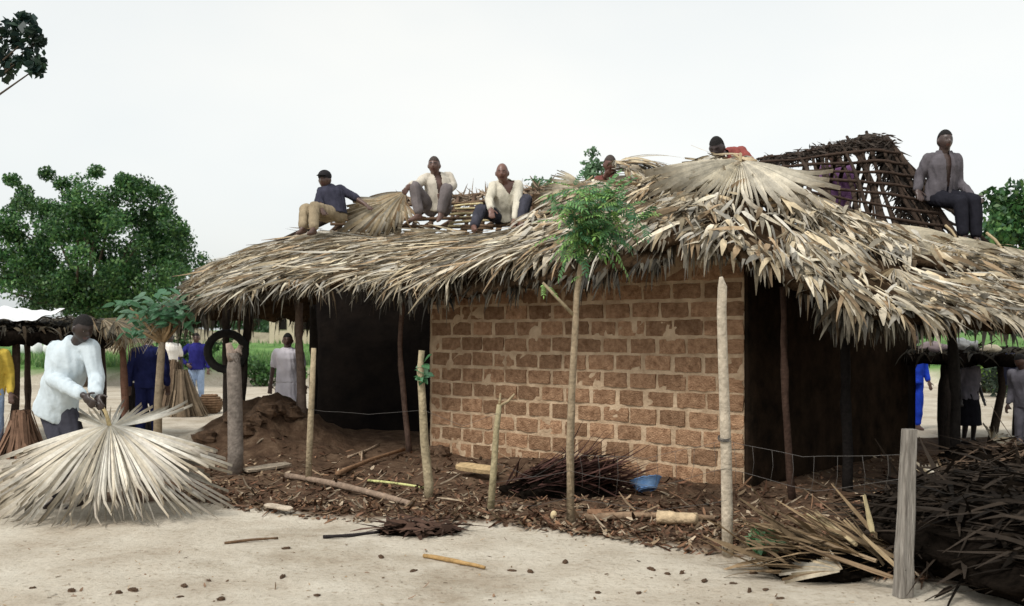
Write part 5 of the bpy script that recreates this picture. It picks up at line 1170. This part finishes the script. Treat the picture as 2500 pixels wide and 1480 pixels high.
plank((1118, 1130), (1208, 1144), .14, .02, (.46, .33, .18), 'ochre broken board at the foot of the brick wall', .1)
plank((648, 1242), (712, 1250), .07, .006, (.42, .35, .27), 'whitish piece of bark lying on the leaf litter')
plank((1435, 1250), (1500, 1256), .09, .02, (.30, .17, .10), 'reddish bark piece beside the sapling foot')
# blue basin
bc = gp(1580, 1205, .02); bs = thing('broken_basin', bc, 'broken light blue plastic basin lying tilted on the leaf litter', 'basin')
tilt = Matrix.Rotation(R(-22), 3, 'X') @ Matrix.Rotation(R(-8), 3, 'Y'); mb = MB(); vs = []; NB = 30; pr_ = [(.085, 0), (.12, .05), (.148, .10), (.16, .105), (.152, .108), (.14, .10), (.113, .05), (.08, .012)]
for i in range(NB + 1):
    t = R(-245) + R(310) * i / NB
    for j, (r_, z_) in enumerate(pr_):
        jag = 1 - (.35 * max(0, nz3(t * 3, 2)) if j in (2, 3, 4, 5) else 0); vs.append(bc + tilt @ Vector((r_ * math.cos(t), r_ * math.sin(t), z_ * jag)) + Vector((0, 0, .03)))
n_ = len(pr_); mb.add(vs, [(i * n_ + j, (i + 1) * n_ + j, (i + 1) * n_ + j + 1, i * n_ + j + 1) for i in range(NB) for j in range(n_ - 1)]); mb.build('rim', M['blue_plastic'], bs)
mb = MB(); vs = [bc + tilt @ Vector((.10 * math.cos(t), .10 * math.sin(t), .012)) + Vector((0, 0, .03)) for t in np.linspace(0, 6.28, 25)[:-1]]; vs += [v_ + Vector((0, 0, .006)) for v_ in vs]
mb.add(vs, [tuple(range(24))[::-1], tuple(range(24, 48))] + [(i, (i + 1) % 24, 24 + (i + 1) % 24, 24 + i) for i in range(24)]); mb.build('bottom', M['blue_plastic'], bs, smooth=False)
mb = MB(); c_ = gp(1352, 1258, .03); mb.ell(c_, Vector((.028, 0, 0)), Vector((0, .028, 0)), Vector((0, 0, .038)), 12, 10); tag(mb.build('pale_fruit', cloth('pale_rind', (.62, .5, .3), .1)), 'small pale round fruit beside the sapling foot', 'fruit')
# clods and stones
clods = [(510, 1418), (690, 1410), (175, 1445), (80, 1437), (325, 1442), (775, 1455), (450, 1432), (540, 1466), (290, 1448), (930, 1362), (1010, 1395), (1250, 1394), (1295, 1398), (1590, 1392), (1630, 1402), (1665, 1400), (1560, 1448), (1460, 1448), (440, 1458), (700, 1340), (1380, 1375), (1720, 1420), (1790, 1425), (1830, 1445), (1870, 1440), (1905, 1462), (1840, 1400)]
cr2 = random.Random(8); CM = []
for k_ in range(5):
    mb = MB(); mb.ell(Vector((0, 0, .5)), Vector((1, 0, 0)), Vector((0, .8, 0)), Vector((0, 0, .6)), 12, 8, fn=lambda p: p * (1 + .5 * nz3(p.x * 1.6 + k_ * 4, p.y * 1.6, p.z * 1.6) + .25 * nz3(p.x * 5, p.y * 5 + k_, p.z * 5))); me = mb.mesh('clod'); me.materials.append(mat('earth_clod', (.035, .02, .012), (.14, .085, .05), scale=2, bump=.6)); CM.append(me)
for (px, py) in clods:
    p = gp(px, py, 0); o = inst('clod', CM[cr2.randrange(5)], Matrix.Translation(p - Vector((0, 0, .006))) @ Matrix.Rotation(cr2.uniform(0, 6), 4, 'Z') @ Matrix.Diagonal((cr2.uniform(.02, .04), cr2.uniform(.015, .03), cr2.uniform(.012, .026), 1))); tag(o, 'small dark clod of earth on the pale sand', 'clod', 'clods scattered on the sand')
# earth lumps on the mound
for k_, (px, py, Y, r_) in enumerate([(655, 990, 12.9, .16), (690, 975, 13.1, .18), (625, 1010, 12.8, .14), (715, 985, 13.1, .15), (560, 1010, 12.9, .13), (505, 1030, 12.6, .16), (1080, 1085, 12.6, .14), (1060, 1060, 12.7, .13), (600, 1030, 12.6, .15)]):
    x = gx(px, Y); p = Vector((x, Y, gz(x, Y) - .3 * r_)); o = inst('earth_lump', CM[k_ % 5], Matrix.Translation(p) @ Matrix.Rotation(k_ * 1.3, 4, 'Z') @ Matrix.Diagonal((r_, r_ * .9, r_, 1))); tag(o, 'rough lump of brown earth on the dirt mound' if px < 1000 else 'rough lump of brown earth at the broken wall end', 'earth lump', 'lumps of earth on the mound' if px < 1000 else 'lumps of earth at the wall end')
# leaf litter: one mass
mb = MB(); lr = random.Random(99); cnt = 0
while cnt < 10500:
    px = lr.uniform(430, 2300); py = 1040 + 380 * lr.random(); p = gp(px, py, .004)
    d_ = dirt_mask(p.x, p.y)
    if d_ < .25: continue
    if lr.random() > .35 + .65 * max(0, 1 - abs(py - float(np.interp(px, [500, 900, 1300, 1800, 2200], [1210, 1235, 1260, 1320, 1390]))) / 90): continue
    if p.y > 12.8: continue
    cnt += 1; a = lr.uniform(0, 6.28); k_ = lr.uniform(.2, .8) if lr.random() < .94 else 1.0; c_ = lr.choice([(.30, .17, .10), (.20, .105, .065), (.42, .30, .19), (.14, .085, .055), (.48, .38, .27), (.25, .14, .09)])
    mb.strip(p, Vector((math.cos(a), math.sin(a), lr.uniform(-.05, .35))), Vector((lr.uniform(-.6, .6), lr.uniform(-.6, .6), 1)).normalized(), lr.uniform(.02, .10) if lr.random() < .92 else lr.uniform(.10, .24), lr.uniform(.008, .038), curl=lr.uniform(-1, .8), k=2, col=tuple(x * k_ for x in c_), tip=.4)
o = mb.build('leaf_litter', M['litter'], None, smooth=False); tag(o, 'brown dry leaf litter covering the dirt before the house', 'leaf litter', kind='stuff')
# small droppings of litter on the open sand
mb = MB()
for i in range(300):
    py = 1300 + 180 * lr.random() ** .8; px = lr.uniform(0, 2250); p = gp(px, py, .003); 
    if dirt_mask(p.x, p.y) > .3: continue
    a = lr.uniform(0, 6.28); c_ = lr.choice([(.22, .14, .09), (.33, .24, .15), (.12, .08, .05)])
    mb.strip(p, Vector((math.cos(a), math.sin(a), .08)), Vector((lr.uniform(-.5, .5), lr.uniform(-.5, .5), 1)).normalized(), lr.uniform(.01, .05) * lr.uniform(.5, 1.3), lr.uniform(.006, .02), curl=lr.uniform(-1, .8), k=2, col=c_, tip=.4)
o = mb.build('sand_litter', M['litter'], None, smooth=False); tag(o, 'tiny brown leaf bits strewn on the pale sand', 'leaf litter', kind='stuff')
